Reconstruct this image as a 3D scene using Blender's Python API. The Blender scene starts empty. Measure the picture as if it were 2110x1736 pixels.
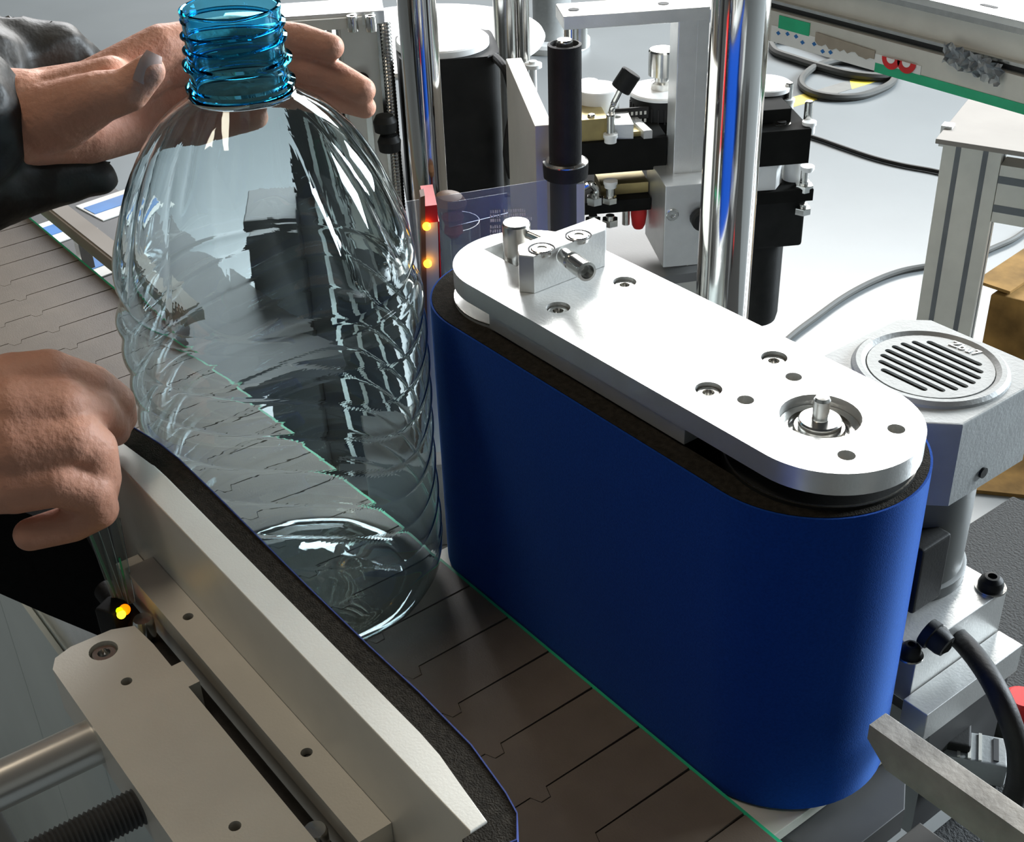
import bpy, bmesh, math, random
from mathutils import Vector, Matrix, noise
random.seed(7)
C = bpy.context.scene.collection
PI = math.pi

# ------------------------------------------------------------------ camera
R0 = Vector((0.61471451, 0.78815533, -0.03061441)).normalized()
R2 = Vector((-0.67400722, 0.50473355, -0.53940552)).normalized()
R1 = R2.cross(R0).normalized()          # image down
R0 = R1.cross(R2).normalized()
F = 2705.0
CAM = Vector((0, 0, 0.55))
cd = bpy.data.cameras.new('camera'); cam = bpy.data.objects.new('camera', cd); C.objects.link(cam)
cam.matrix_world = Matrix(((R0.x, -R1.x, -R2.x, 0), (R0.y, -R1.y, -R2.y, 0), (R0.z, -R1.z, -R2.z, CAM.z), (0, 0, 0, 1)))
cd.sensor_fit = 'HORIZONTAL'; cd.sensor_width = 36; cd.lens = F / 2110 * 36; cd.clip_start = 0.02; cd.clip_end = 80
bpy.context.scene.camera = cam

# ------------------------------------------------------------------ world, light, exposure
sc = bpy.context.scene
sc.view_settings.view_transform = 'Standard'; sc.view_settings.look = 'None'
sc.view_settings.gamma = 1; sc.view_settings.use_curve_mapping = False
sc.view_settings.exposure = 0.0
w = bpy.data.worlds.new('world'); sc.world = w; w.use_nodes = True
w.node_tree.nodes['Background'].inputs[0].default_value = (0.80, 0.90, 1.0, 1)
w.node_tree.nodes['Background'].inputs[1].default_value = 0.035

def area(name, loc, target, sx, sy, power, col):
    l = bpy.data.lights.new(name, 'AREA'); l.shape = 'RECTANGLE'; l.size = sx; l.size_y = sy; l.energy = power; l.color = col
    o = bpy.data.objects.new(name, l); C.objects.link(o); o.location = loc
    o.rotation_euler = (Vector(target) - Vector(loc)).to_track_quat('-Z', 'Y').to_euler(); return o
# tall factory windows on the far right side of the hall
area('window_light', (-5.2, 6.5, 3.5), (-0.6, 0.6, 0), 4.2, 2.4, 640, (1.0, 1.0, 0.98))
area('window_light', (-7.4, 4.2, 3.4), (-0.6, 0.6, 0), 2.6, 2.6, 330, (0.97, 0.98, 1.0))
area('window_light', (0.9, 6.9, 1.9), (-0.35, 0.45, 0.05), 3.0, 2.0, 1450, (0.82, 0.92, 1.0))
# warm fill light added over the line, operator side; no lamp seen there
area('warm_fill_light', (-1.1, -0.35, 2.6), (-0.6, 0.15, 0), 1.3, 0.35, 17, (1.0, 0.86, 0.68))

# ------------------------------------------------------------------ helpers: picture point -> world point on a real plane
def ray(x, y):
    return (R0 * (x - 1055) + R1 * (y - 868) + R2 * F).normalized()
def gz(x, y, z=0.0):
    d = ray(x, y); return CAM + d * ((z - CAM.z) / d.z)
def gy(x, y, Y):
    d = ray(x, y); return CAM + d * (Y / d.y)
def gx(x, y, X):
    d = ray(x, y); return CAM + d * (X / d.x)
def gd(x, y, D):
    return CAM + ray(x, y) * D
AN = math.radians(59.7)
WV = Vector((math.cos(AN), math.sin(AN), 0)); NV = Vector((-math.sin(AN), math.cos(AN), 0))
def gb(x, y, b):
    d = ray(x, y); return CAM + d * (b / d.dot(NV))
def lw(a, b, z): return WV * a + NV * b + Vector((0, 0, z))
LF = Matrix.Rotation(AN, 4, 'Z')

# ------------------------------------------------------------------ materials
def mat(name, col, rough=0.5, metal=0.0, var=0.12, scale=30, bump=0.0, bscale=200, spec=None, stretch=None, coat=0.0, sheen=0.0):
    m = bpy.data.materials.new(name); m.use_nodes = True; nt = m.node_tree; p = nt.nodes['Principled BSDF']
    tc = nt.nodes.new('ShaderNodeTexCoord'); mp = nt.nodes.new('ShaderNodeMapping'); nt.links.new(tc.outputs['Object'], mp.inputs[0])
    if stretch: mp.inputs['Scale'].default_value = stretch
    n = nt.nodes.new('ShaderNodeTexNoise'); n.inputs['Scale'].default_value = scale; n.inputs['Detail'].default_value = 4
    nt.links.new(mp.outputs[0], n.inputs['Vector'])
    r = nt.nodes.new('ShaderNodeValToRGB'); e = r.color_ramp.elements
    e[0].position = 0.3; e[1].position = 0.7
    e[0].color = tuple(max(0, c * (1 - var)) for c in col) + (1,); e[1].color = tuple(min(1, c * (1 + var)) for c in col) + (1,)
    nt.links.new(n.outputs['Fac'], r.inputs[0]); nt.links.new(r.outputs[0], p.inputs['Base Color'])
    p.inputs['Roughness'].default_value = rough; p.inputs['Metallic'].default_value = metal
    if spec is not None: p.inputs['Specular IOR Level'].default_value = spec
    if coat: p.inputs['Coat Weight'].default_value = coat
    if sheen: p.inputs['Sheen Weight'].default_value = sheen; p.inputs['Sheen Roughness'].default_value = 0.4
    if bump:
        n2 = nt.nodes.new('ShaderNodeTexNoise'); n2.inputs['Scale'].default_value = bscale; n2.inputs['Detail'].default_value = 3
        nt.links.new(mp.outputs[0], n2.inputs['Vector'])
        b = nt.nodes.new('ShaderNodeBump'); b.inputs['Strength'].default_value = bump; b.inputs['Distance'].default_value = 0.002
        nt.links.new(n2.outputs['Fac'], b.inputs['Height']); nt.links.new(b.outputs[0], p.inputs['Normal'])
    return m
def emis(name, col, s):
    m = bpy.data.materials.new(name); m.use_nodes = True; p = m.node_tree.nodes['Principled BSDF']
    p.inputs['Base Color'].default_value = col + (1,); p.inputs['Emission Color'].default_value = col + (1,); p.inputs['Emission Strength'].default_value = s
    return m
M = {}
M['alu'] = mat('satin_aluminium', (0.72, 0.72, 0.70), 0.34, 0.75, 0.05, 60, 0.05, 600, stretch=(1, 1, 1))
M['anod'] = mat('anodised_aluminium', (0.64, 0.62, 0.56), 0.45, 0.30, 0.05, 25, 0.04, 900)
M['cast'] = mat('silver_paint_casting', (0.30, 0.31, 0.305), 0.5, 0.12, 0.06, 80, 0.1, 500)
M['motorgrey'] = mat('grey_motor_paint', (0.13, 0.135, 0.13), 0.4, 0.3, 0.05)
M['steel'] = mat('bright_steel', (0.66, 0.65, 0.62), 0.2, 1.0, 0.08, 90)
M['chrome'] = mat('chrome', (0.66, 0.64, 0.61), 0.09, 1.0, 0.03, 8)
M['worn'] = mat('worn_steel_bar', (0.34, 0.31, 0.27), 0.55, 0.2, 0.2, 60, 0.15, 300, spec=.25)
M['black'] = mat('black_anodised', (0.012, 0.012, 0.011), 0.55, 0.0, 0.3, 50, 0.05, 500, spec=0.2)
M['matte'] = mat('matt_black_plate', (0.010, 0.010, 0.009), 0.75, 0, 0.2, 50, spec=0.08)
M['rod'] = mat('satin_steel_rod', (0.62, 0.60, 0.56), 0.28, 0.6, 0.05)
M['rubber'] = mat('black_rubber', (0.014, 0.013, 0.012), 0.6, 0, 0.3, 60, 0.15, 300, spec=0.3)
M['foam'] = mat('black_foam', (0.022, 0.019, 0.015), 0.95, 0, 0.35, 300, 0.5, 1200, spec=0.1)
M['blue'] = mat('blue_neoprene', (0.005, 0.042, 0.255), 0.85, 0, 0.12, 700, 0.15, 1500, spec=0.06, sheen=0.4)
M['blue'].node_tree.nodes['Principled BSDF'].inputs['Sheen Tint'].default_value = (.25, .5, 1, 1)
M['blue2'] = mat('blue_fabric_edge', (0.012, 0.03, 0.16), 0.8, 0, 0.2, 400)
M['chain'] = mat('brown_acetal', (0.135, 0.108, 0.080), 0.46, 0, 0.10, 40, 0.08, 900, spec=0.4)
M['green'] = mat('green_wear_strip', (0.02, 0.42, 0.20), 0.4, 0, 0.1)
M['floor'] = mat('grey_epoxy_floor', (0.165, 0.178, 0.182), 0.30, 0, 0.05, 3, 0.06, 25, spec=0.5)
M['bed'] = mat('grey_machine_bed', (0.13, 0.13, 0.125), 0.5, 0.0, 0.08, 12, 0.05, 400)
M['powder'] = mat('grey_powder_coat', (0.045, 0.046, 0.045), 0.7, 0, 0.15, 300, 0.5, 500, spec=0.15)
M['white'] = mat('white_plastic', (0.78, 0.78, 0.76), 0.4, 0, 0.03)
M['panel'] = mat('pale_grey_panel', (0.62, 0.67, 0.645), 0.45, 0.1, 0.05, 8)
M['brass'] = mat('yellow_passivated_steel', (0.42, 0.33, 0.14), 0.35, 0.6, 0.2, 40)
M['red'] = mat('red_plastic', (0.62, 0.02, 0.02), 0.4)
M['label'] = mat('white_paper', (0.74, 0.73, 0.70), 0.6, 0, 0.05)
M['bluelabel'] = mat('blue_print', (0.02, 0.16, 0.46), 0.5)
M['umber'] = mat('brown_grey_steel', (0.085, 0.075, 0.065), 0.5, 0.2, 0.15, 20)
M['tan'] = mat('tan_painted_steel', (0.34, 0.29, 0.23), 0.5, 0, 0.1)
M['wood'] = mat('pale_table_board', (0.30, 0.27, 0.24), 0.6, 0, 0.08, 9, spec=.25)
M['card'] = mat('brown_cardboard', (0.20, 0.115, 0.035), 0.8, 0, 0.45, 14, 0.2, 60, spec=.15)
M['yellow'] = mat('yellow_floor_tape', (0.75, 0.58, 0.06), 0.5, 0, 0.1)
M['tapeblk'] = mat('dark_floor_tape', (0.10, 0.10, 0.09), 0.5)
M['leather'] = mat('black_leather', (0.017, 0.015, 0.012), 0.5, 0, 0.35, 35, 0.5, 90, spec=0.3)
M['cloth'] = mat('black_cloth', (0.006, 0.006, 0.006), 0.9, 0, 0.2, 200, 0.2, 900, spec=0.1)
M['groove'] = mat('dark_groove', (0.03, 0.03, 0.03), 0.7)
M['tslot'] = mat('profile_slot', (0.15, 0.16, 0.17), 0.5, 0.3)
M['dark'] = mat('dark_grey_paint', (0.05, 0.05, 0.05), 0.5)
M['brown'] = mat('brown_cap', (0.20, 0.10, 0.05), 0.5)
M['maroon'] = mat('maroon_cloth', (0.16, 0.03, 0.03), 0.8, bump=0.4)

def skin_mat():
    m = mat('skin', (0.56, 0.275, 0.185), 0.55, 0, 0.14, 26, 0.35, 260, spec=0.35)
    p = m.node_tree.nodes['Principled BSDF']
    p.inputs['Subsurface Weight'].default_value = 0.12; p.inputs['Subsurface Radius'].default_value = (0.009, 0.004, 0.002)
    return m
M['skin'] = skin_mat()
M['nail'] = mat('nail', (0.50, 0.33, 0.27), 0.3, 0, 0.04)

def clear(name, tint, rough=0.02, gloss=1.0, ior=1.45, bump=0.0, bscale=20, haze=0.0):
    """thin clear sheet: straight transmission with a fresnel reflection"""
    m = bpy.data.materials.new(name); m.use_nodes = True; nt = m.node_tree; nt.nodes.clear()
    o = nt.nodes.new('ShaderNodeOutputMaterial'); mx = nt.nodes.new('ShaderNodeMixShader')
    t = nt.nodes.new('ShaderNodeBsdfTransparent'); t.inputs[0].default_value = tint + (1,)
    g = nt.nodes.new('ShaderNodeBsdfGlossy'); g.inputs['Roughness'].default_value = rough
    f = nt.nodes.new('ShaderNodeFresnel'); f.inputs[0].default_value = ior
    src = t
    if haze:
        d = nt.nodes.new('ShaderNodeBsdfDiffuse'); d.inputs[0].default_value = (0.6, 0.65, 0.7, 1)
        m2 = nt.nodes.new('ShaderNodeMixShader'); m2.inputs[0].default_value = haze
        nt.links.new(t.outputs[0], m2.inputs[1]); nt.links.new(d.outputs[0], m2.inputs[2]); src = m2
    nt.links.new(f.outputs[0], mx.inputs[0]); nt.links.new(src.outputs[0], mx.inputs[1]); nt.links.new(g.outputs[0], mx.inputs[2])
    if bump:
        tc = nt.nodes.new('ShaderNodeTexCoord'); n2 = nt.nodes.new('ShaderNodeTexNoise'); n2.inputs['Scale'].default_value = bscale
        nt.links.new(tc.outputs['Object'], n2.inputs['Vector']); b = nt.nodes.new('ShaderNodeBump'); b.inputs['Strength'].default_value = bump; b.inputs['Distance'].default_value = 0.01
        nt.links.new(n2.outputs['Fac'], b.inputs['Height']); nt.links.new(b.outputs[0], g.inputs['Normal']); nt.links.new(b.outputs[0], f.inputs['Normal'])
    nt.links.new(mx.outputs[0], o.inputs[0]); return m
def glass(name, col, ior=1.5, rough=0.0):
    m = bpy.data.materials.new(name); m.use_nodes = True; nt = m.node_tree; nt.nodes.clear()
    o = nt.nodes.new('ShaderNodeOutputMaterial'); g = nt.nodes.new('ShaderNodeBsdfGlass'); g.inputs['Color'].default_value = col + (1,)
    g.inputs['IOR'].default_value = ior; g.inputs['Roughness'].default_value = rough
    nt.links.new(g.outputs[0], o.inputs[0]); return m
M['pet'] = glass('pale_blue_pet', (0.93, 0.975, 0.985), 1.5, 0.0)
M['petneck'] = glass('blue_pet_neck', (0.42, 0.83, 0.97), 1.45, 0.02)
M['film'] = clear('clear_film', (0.90, 0.91, 0.92), 0.2, haze=0.12)
M['acrylic'] = clear('clear_acrylic', (0.80, 0.86, 0.83), 0.05, haze=0.12)

# ------------------------------------------------------------------ mesh builder
class MB:
    def __init__(s): s.bm = bmesh.new(); s.wn = False
    def _add(s, verts, faces, X=None):
        vs = [s.bm.verts.new((X @ Vector(v)) if X else v) for v in verts]
        out = []
        for f in faces:
            try: out.append(s.bm.faces.new([vs[i] for i in f]))
            except ValueError: pass
        return vs, out
    def box(s, c, d, rz=0.0, bev=0.0, X=None):
        T = (X or Matrix()) @ Matrix.Translation(c) @ Matrix.Rotation(rz, 4, 'Z')
        hx, hy, hz = d[0] / 2, d[1] / 2, d[2] / 2
        v = [(x, y, z) for x in (-hx, hx) for y in (-hy, hy) for z in (-hz, hz)]
        vs, fs = s._add(v, [(0, 1, 3, 2), (4, 6, 7, 5), (0, 4, 5, 1), (2, 3, 7, 6), (0, 2, 6, 4), (1, 5, 7, 3)], T)
        if bev: s._bevel(fs, bev)
        return s
    def span(s, x0, x1, y0, y1, z0, z1, bev=0.0, X=None):
        return s.box(((x0 + x1) / 2, (y0 + y1) / 2, (z0 + z1) / 2), (abs(x1 - x0), abs(y1 - y0), abs(z1 - z0)), 0, bev, X)
    def _bevel(s, fs, bev, seg=2):
        s.wn = True
        es = list({e for f in fs for e in f.edges})
        bmesh.ops.bevel(s.bm, geom=es, offset=bev, segments=seg, profile=0.5, affect='EDGES', clamp_overlap=True)
    def beam(s, p0, p1, w, h, bev=0.0, up=Vector((0, 0, 1))):
        p0 = Vector(p0); p1 = Vector(p1); d = (p1 - p0); L = d.length; x = d.normalized(); y = up.cross(x).normalized(); z = x.cross(y)
        T = Matrix(((x.x, y.x, z.x, 0), (x.y, y.y, z.y, 0), (x.z, y.z, z.z, 0), (0, 0, 0, 1))); T = Matrix.Translation((p0 + p1) / 2) @ T
        return s.box((0, 0, 0), (L, w, h), 0, bev, T)
    def prism(s, pts, z0, z1, holes=(), bev=0.0, X=None):
        """extruded outline with real holes"""
        bm = s.bm; loops = [list(pts)] + [list(h) for h in holes]; caps = []
        for z in (z0, z1):
            L = []
            for lp in loops: L.append([bm.verts.new((X @ Vector((p[0], p[1], z))) if X else (p[0], p[1], z)) for p in lp])
            caps.append(L)
        fs = []
        if holes:
            for L in caps:
                es = []
                for lp in L:
                    for i in range(len(lp)): es.append(bm.edges.new((lp[i], lp[(i + 1) % len(lp)])))
                r = bmesh.ops.triangle_fill(bm, use_beauty=True, use_dissolve=False, edges=es)
                fs += [g for g in r['geom'] if isinstance(g, bmesh.types.BMFace)]
        else:
            for L in caps: fs.append(bm.faces.new(L[0]))
        for a, b in zip(caps[0], caps[1]):
            n = len(a)
            for i in range(n): fs.append(bm.faces.new((a[i], a[(i + 1) % n], b[(i + 1) % n], b[i])))
        if bev and not holes:
            s.wn = True
            es = [e for e in caps[1][0][0].link_edges] ; top = [f for f in fs if all(v in caps[1][0] for v in f.verts)]
            es = list({e for f in top for e in f.edges})
            bmesh.ops.bevel(bm, geom=es, offset=bev, segments=2, profile=0.5, affect='EDGES', clamp_overlap=True)
        return s
    def cyl(s, p0, p1, r0, r1=None, n=24, caps=True):
        if r1 is None: r1 = r0
        return s.rev([(r0, 0), (r1, (Vector(p1) - Vector(p0)).length)], p0, Vector(p1) - Vector(p0), n, caps)
    def rev(s, prof, base, axis=(0, 0, 1), n=32, caps=True):
        """revolve (radius, height) pairs about an axis from base"""
        base = Vector(base); q = Vector(axis).to_track_quat('Z', 'Y').to_matrix().to_4x4(); T = Matrix.Translation(base) @ q
        rings = []
        for r, h in prof:
            rings.append([s.bm.verts.new(T @ Vector((r * math.cos(2 * PI * i / n), r * math.sin(2 * PI * i / n), h))) for i in range(n)])
        for a, b in zip(rings, rings[1:]):
            for i in range(n): s.bm.faces.new((a[i], a[(i + 1) % n], b[(i + 1) % n], b[i]))
        if caps: s.bm.faces.new(rings[0][::-1]); s.bm.faces.new(rings[-1])
        return s
    def tube(s, path, r, n=10, sub=6):
        P = [Vector(p) for p in path]; pts = []
        for i in range(len(P) - 1):
            p0 = P[max(i - 1, 0)]; p1 = P[i]; p2 = P[i + 1]; p3 = P[min(i + 2, len(P) - 1)]
            for k in range(sub):
                t = k / sub; pts.append(0.5 * ((2 * p1) + (p2 - p0) * t + (2 * p0 - 5 * p1 + 4 * p2 - p3) * t * t + (3 * p1 - p0 - 3 * p2 + p3) * t ** 3))
        pts.append(P[-1]); rings = []; up = Vector((0.13, 0.27, 1)).normalized()
        for i, p in enumerate(pts):
            d = (pts[min(i + 1, len(pts) - 1)] - pts[max(i - 1, 0)]).normalized()
            x = up.cross(d)
            if x.length < 1e-4: x = Vector((1, 0, 0))
            x.normalize(); y = d.cross(x)
            rr = r(i / (len(pts) - 1)) if callable(r) else r
            rings.append([s.bm.verts.new(p + (x * math.cos(2 * PI * k / n) + y * math.sin(2 * PI * k / n)) * rr) for k in range(n)])
        for a, b in zip(rings, rings[1:]):
            for k in range(n): s.bm.faces.new((a[k], a[(k + 1) % n], b[(k + 1) % n], b[k]))
        s.bm.faces.new(rings[0][::-1]); s.bm.faces.new(rings[-1]); return s
    def done(s, name, m, parent=None, label=None, flat=False, stuff=False):
        bm = s.bm; bmesh.ops.recalc_face_normals(bm, faces=bm.faces)
        if not flat:
            for f in bm.faces: f.smooth = True
            for e in bm.edges:
                e.smooth = len(e.link_faces) == 2 and e.calc_face_angle(0) < 0.455
        off = origin_of(parent)
        if off.length: bmesh.ops.translate(bm, verts=bm.verts, vec=-off)
        me = bpy.data.meshes.new(name); bm.to_mesh(me); bm.free()
        me.materials.append(M[m] if isinstance(m, str) else m)
        o = bpy.data.objects.new(name, me); C.objects.link(o)
        if s.wn:
            wm = o.modifiers.new('normals', 'WEIGHTED_NORMAL'); wm.keep_sharp = True; wm.weight = 100
        if parent: o.parent = parent
        if label: o['label'] = label
        if stuff: o['kind'] = 'stuff'
        return o
def origin_of(o):
    v = Vector((0, 0, 0))
    while o: v += o.location; o = o.parent
    return v
def thing(name, loc, label, cat, group=None):
    o = bpy.data.objects.new(name, None); C.objects.link(o); o.location = loc; o.empty_display_size = 0.02
    o['label'] = label; o['category'] = cat
    if group: o['group'] = group
    return o
def tag(o, label, cat, group=None):
    """a one-mesh thing: move its origin to its base"""
    me = o.data; zs = [v.co for v in me.vertices]; n = len(zs)
    c = Vector((sum(v.x for v in zs) / n, sum(v.y for v in zs) / n, min(v.z for v in zs)))
    for v in me.vertices: v.co -= c
    o.location = c; o['label'] = label; o['category'] = cat
    if group: o['group'] = group
    return o
def circ(cx, cy, r, n=24): return [(cx + r * math.cos(2 * PI * i / n), cy + r * math.sin(2 * PI * i / n)) for i in range(n)]
def stad(x1, x2, yc, r, n=24):
    return [(x2 + r * math.cos(-PI / 2 + PI * i / n), yc + r * math.sin(-PI / 2 + PI * i / n)) for i in range(n + 1)] + \
           [(x1 + r * math.cos(PI / 2 + PI * i / n), yc + r * math.sin(PI / 2 + PI * i / n)) for i in range(n + 1)]
def slot(cx, cy, hl, hw, ang=0, n=6):
    pts = [(hl - hw + hw * math.cos(-PI / 2 + PI * i / n), hw * math.sin(-PI / 2 + PI * i / n)) for i in range(n + 1)] + \
          [(-hl + hw + hw * math.cos(PI / 2 + PI * i / n), hw * math.sin(PI / 2 + PI * i / n)) for i in range(n + 1)]
    c, s_ = math.cos(ang), math.sin(ang)
    return [(cx + x * c - y * s_, cy + x * s_ + y * c) for x, y in pts]
def socket_screw(p, r, h, parent, m='steel', axis=(0, 0, 1), name='screw'):
    """cap screw with a hexagon socket, head top at p + axis*h"""
    b = MB(); ax = Vector(axis)
    b.rev([(r * .96, 0), (r, h * .15), (r, h * .85), (r * .9, h), (r * .5, h), (r * .48, h * .45), (0.0003, h * .4)], p, ax, 20, False)
    b.rev([(r * .96, 0), (0.0003, 0)], p, ax, 20, False)
    return b.done(name, m, parent)
def hexnut(p, r, h, parent, m='steel', name='nut'):
    b = MB(); b.prism([(p[0] + r * math.cos(PI / 3 * i + .3), p[1] + r * math.sin(PI / 3 * i + .3)) for i in range(6)], p[2], p[2] + h, bev=r * .12)
    b.cyl((p[0], p[1], p[2] + h), (p[0], p[1], p[2] + h * 1.5), r * .5, n=14); return b.done(name, m, parent)

FZ = -0.85
# ------------------------------------------------------------------ the setting
b = MB(); b.span(-12, 5, -5, 12, FZ - .05, FZ); fl = b.done('floor', 'floor'); fl['kind'] = 'structure'
M['wall'] = mat('painted_wall', (0.10, 0.105, 0.10), .7, 0, .08, 1.2)
for nm, e_ in (('wall_left', (-12, 5, -5.1, -5)), ('wall_back', (5, 5.1, -5, 12)), ('wall_right', (-12, 5, 12, 12.1)), ('wall_front', (-12.1, -12, -5, 12))):
    b = MB(); b.span(*e_, FZ, 4.2); b.done(nm, 'wall')['kind'] = 'structure'

# ------------------------------------------------------------------ conveyor with slat chain
conv = thing('slat_conveyor', (-0.8, 0.276, FZ), 'conveyor of brown interlocking plastic slats with green edge strip, running under the bottle', 'conveyor')
PITCH = 0.0405
seam = [(.372, 0), (.303, 0), (.301, .0075), (.294, .0075), (.292, .0008), (.268, .0008), (.266, .0075), (.259, .0075), (.257, 0), (.180, 0)]
b = MB(); pts = [(sx, y) for y, sx in seam] + [(sx + PITCH - .0010, y) for y, sx in reversed(seam)]
b.prism(pts, -.004, 0, bev=.0004)
link0 = b.done('slat', 'chain', conv)
for v in link0.data.vertices: v.co.x += origin_of(conv).x; 
XS = [-.467 - PITCH * k for k in range(-9, 28)]
for i, x in enumerate(XS):
    o = link0 if i == 0 else link0.copy()
    if i: C.objects.link(o); o.parent = conv
    o.location = (x - conv.location.x, 0, 0)
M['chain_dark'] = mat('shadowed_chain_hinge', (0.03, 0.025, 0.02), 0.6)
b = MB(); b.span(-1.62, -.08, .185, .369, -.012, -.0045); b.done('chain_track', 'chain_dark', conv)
for y0, y1 in ((.3722, .3745), (.1755, .1778)):
    b = MB(); b.span(-1.66, -.08, y0, y1, -.007, -.0012); b.done('wear_strip', 'green', conv)
b = MB(); b.span(-1.66, -.08, .371, .376, -.11, -.0075); b.span(-1.66, -.08, .173, .1785, -.11, -.0075); b.done('side_rail', 'steel', conv)
# pale side panels of the frame under the chain
for x0, x1 in ((-1.60, -1.262), (-1.26, -.957), (-.955, -.752), (-.75, -.45), (-.448, -.10)):
    b = MB(); b.span(x0, x1, .166, .171, -.84, -.115, .0015); b.done('side_panel', 'panel', conv)
b = MB(); b.span(-1.6, -.1, .172, .178, -.845, -.112); b.done('frame_back', 'panel', conv)
for x in (-1.55, -.15):
    for y in (.20, .355):
        b = MB(); b.span(x - .02, x + .02, y - .02, y + .02, FZ, -.10, .002); b.done('leg', 'anod', conv)

# guide rail and labelled brackets beyond the chain on the far side
gr = thing('guide_rail', (-1.22, .392, -.03), 'tan painted guide rail beside the far end of the brown conveyor', 'rail')
b = MB(); b.span(-1.62, -.99, .381, .402, .006, .02, .001); b.done('rail_bar', 'tan', gr)
b = MB(); b.span(-1.62, -.99, .3835, .4005, .0202, .0215); b.done('top_strip', 'wood', gr)
for x in (-1.5, -1.24, -1.03):
    b = MB(); b.span(x - .006, x + .006, .386, .398, -.03, .006); b.done('stay', 'steel', gr)
b = MB(); b.span(-1.66, -.95, .378, .52, -.075, -.052); t = b.done('side_channel', 'dark'); tag(t, 'dark steel side channel under the tan guide rail', 'channel')
for i, (x, y0, y1, lab) in enumerate(((-1.40, .395, .452, 'white label with blue band, nearest the brown chain under the tan rail'), (-1.425, .465, .535, 'white label with blue band, beyond the tan rail'), (-1.285, .385, .455, 'white label with blue band, lowest one beside the bottle'))):
    r_ = thing('stock_label', (x, (y0 + y1) / 2, -.052), lab, 'label', 'blue and white labels on the side channel')
    b = MB(); b.box((x, (y0 + y1) / 2, -.0512), (.062, y1 - y0, .0012), .12); b.done('paper', 'label', r_)
    b = MB(); b.box((x - .004, (y0 + y1) / 2, -.0502), (.026, y1 - y0 - .004, .0005), .12); b.done('blue_band', 'bluelabel', r_)
b = MB(); b.rev([(.008, 0), (.0085, .004), (.006, .012), (.002, .013)], (-1.225, .43, -.052), n=16); tag(b.done('round_button', 'white'), 'small white round button on the dark side channel', 'button')

# ------------------------------------------------------------------ water bottle
BX, BY = -.6196, .2957
bot = thing('water_bottle', (BX, BY, 0.0006), 'large empty clear plastic water bottle with open blue neck, standing on the brown chain', 'bottle')
prof = [(0.0, .022), (.012, .021), (.030, .016), (.045, .009), (.056, .0025), (.066, .0005), (.074, .0020), (.0810, .0075), (.0850, .0150), (.0868, .025), (.0873, .034)]
ZB0, ZB1 = .034, .218
nb = 150
for i in range(1, nb + 1): prof.append((None, ZB0 + (ZB1 - ZB0) * i / nb))
sh = [(.0812, .222), (.0822, .226), (.0838, .231), (.0838, .238), (.0826, .246), (.0805, .253), (.0778, .260), (.0748, .268), (.0715, .276), (.0680, .284), (.0643, .291), (.0600, .298), (.0552, .305), (.0500, .311), (.0442, .3165), (.0380, .3210), (.0320, .3250), (.0285, .3275), (.0262, .3300)]
prof += sh
NT = 224
def brad(r, z, th):
    if r is None:
        e = min(1, (z - ZB0) / .012, (ZB1 - z) / .01)
        ph = z / .0225 + .62 * math.sin(2 * th + .4) + .1 * math.sin(5 * th)
        g = min(1, (math.sin(PI * ph) ** 2 + .03) ** .30)
        return .0873 - .0030 * max(e, 0) * (1 - g) - .0004 * math.sin(3 * th + z * 50) - .0045 * math.exp(-((z - ZB1) / .006) ** 2)
    if z > .226:
        e = min(1, (z - .226) / .02) * min(1, max(0, (.326 - z) / .025))
        tw = th + (z - .226) * 2.2
        k = abs(math.cos(7 * tw))
        return r - .0042 * e * (1 - k) ** 1.1 * (r / .083)
    if z < .03 and r > .02: return r - .0016 * abs(math.cos(5 * th)) * (1 if r < .07 else .35)
    return r
b = MB(); rings = []
for r, z in prof:
    if r == 0.0: rings.append([b.bm.verts.new((BX, BY, z + .0006))]); continue
    rings.append([b.bm.verts.new((BX + brad(r, z, 2 * PI * i / NT) * math.cos(2 * PI * i / NT), BY + brad(r, z, 2 * PI * i / NT) * math.sin(2 * PI * i / NT), z + .0006)) for i in range(NT)])
for A, B_ in zip(rings, rings[1:]):
    for i in range(NT):
        j = (i + 1) % NT
        if len(A) == 1: b.bm.faces.new((A[0], B_[j], B_[i]))
        else: b.bm.faces.new((A[i], A[j], B_[j], B_[i]))
for f in b.bm.faces: f.smooth = True
me = bpy.data.meshes.new('body'); bmesh.ops.recalc_face_normals(b.bm, faces=b.bm.faces); bmesh.ops.translate(b.bm, verts=b.bm.verts, vec=-bot.location); b.bm.to_mesh(me); b.bm.free()
me.materials.append(M['pet']); o = bpy.data.objects.new('body', me); C.objects.link(o); o.parent = bot
s_ = o.modifiers.new('wall', 'SOLIDIFY'); s_.thickness = .0007; s_.offset = -1
# neck with thread and rings (walls closed)
NZ = .3306
b = MB()
neck = [(.0262, 0), (.0272, .0015), (.0285, .0022), (.0285, .0040), (.0262, .0050), (.0252, .009), (.0252, .0130), (.0262, .0136), (.0282, .0144), (.0282, .0160), (.0258, .0170), (.0250, .020), (.0250, .0395), (.0256, .0410), (.0256, .0428), (.0246, .0432), (.0236, .0428), (.0232, .041), (.0232, .006), (.0240, .0004)]
n = 96; rings = []
for r, h in neck: rings.append([b.bm.verts.new((BX + r * math.cos(2 * PI * i / n), BY + r * math.sin(2 * PI * i / n), NZ + h)) for i in range(n)])
rings.append(rings[0])
for A, B_ in zip(rings, rings[1:]):
    for i in range(n): b.bm.faces.new((A[i], A[(i + 1) % n], B_[(i + 1) % n], B_[i]))
b.done('neck', 'petneck', bot, 'translucent blue threaded neck')
b = MB(); turns = 2.4; nn = 170; rings = []
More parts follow.
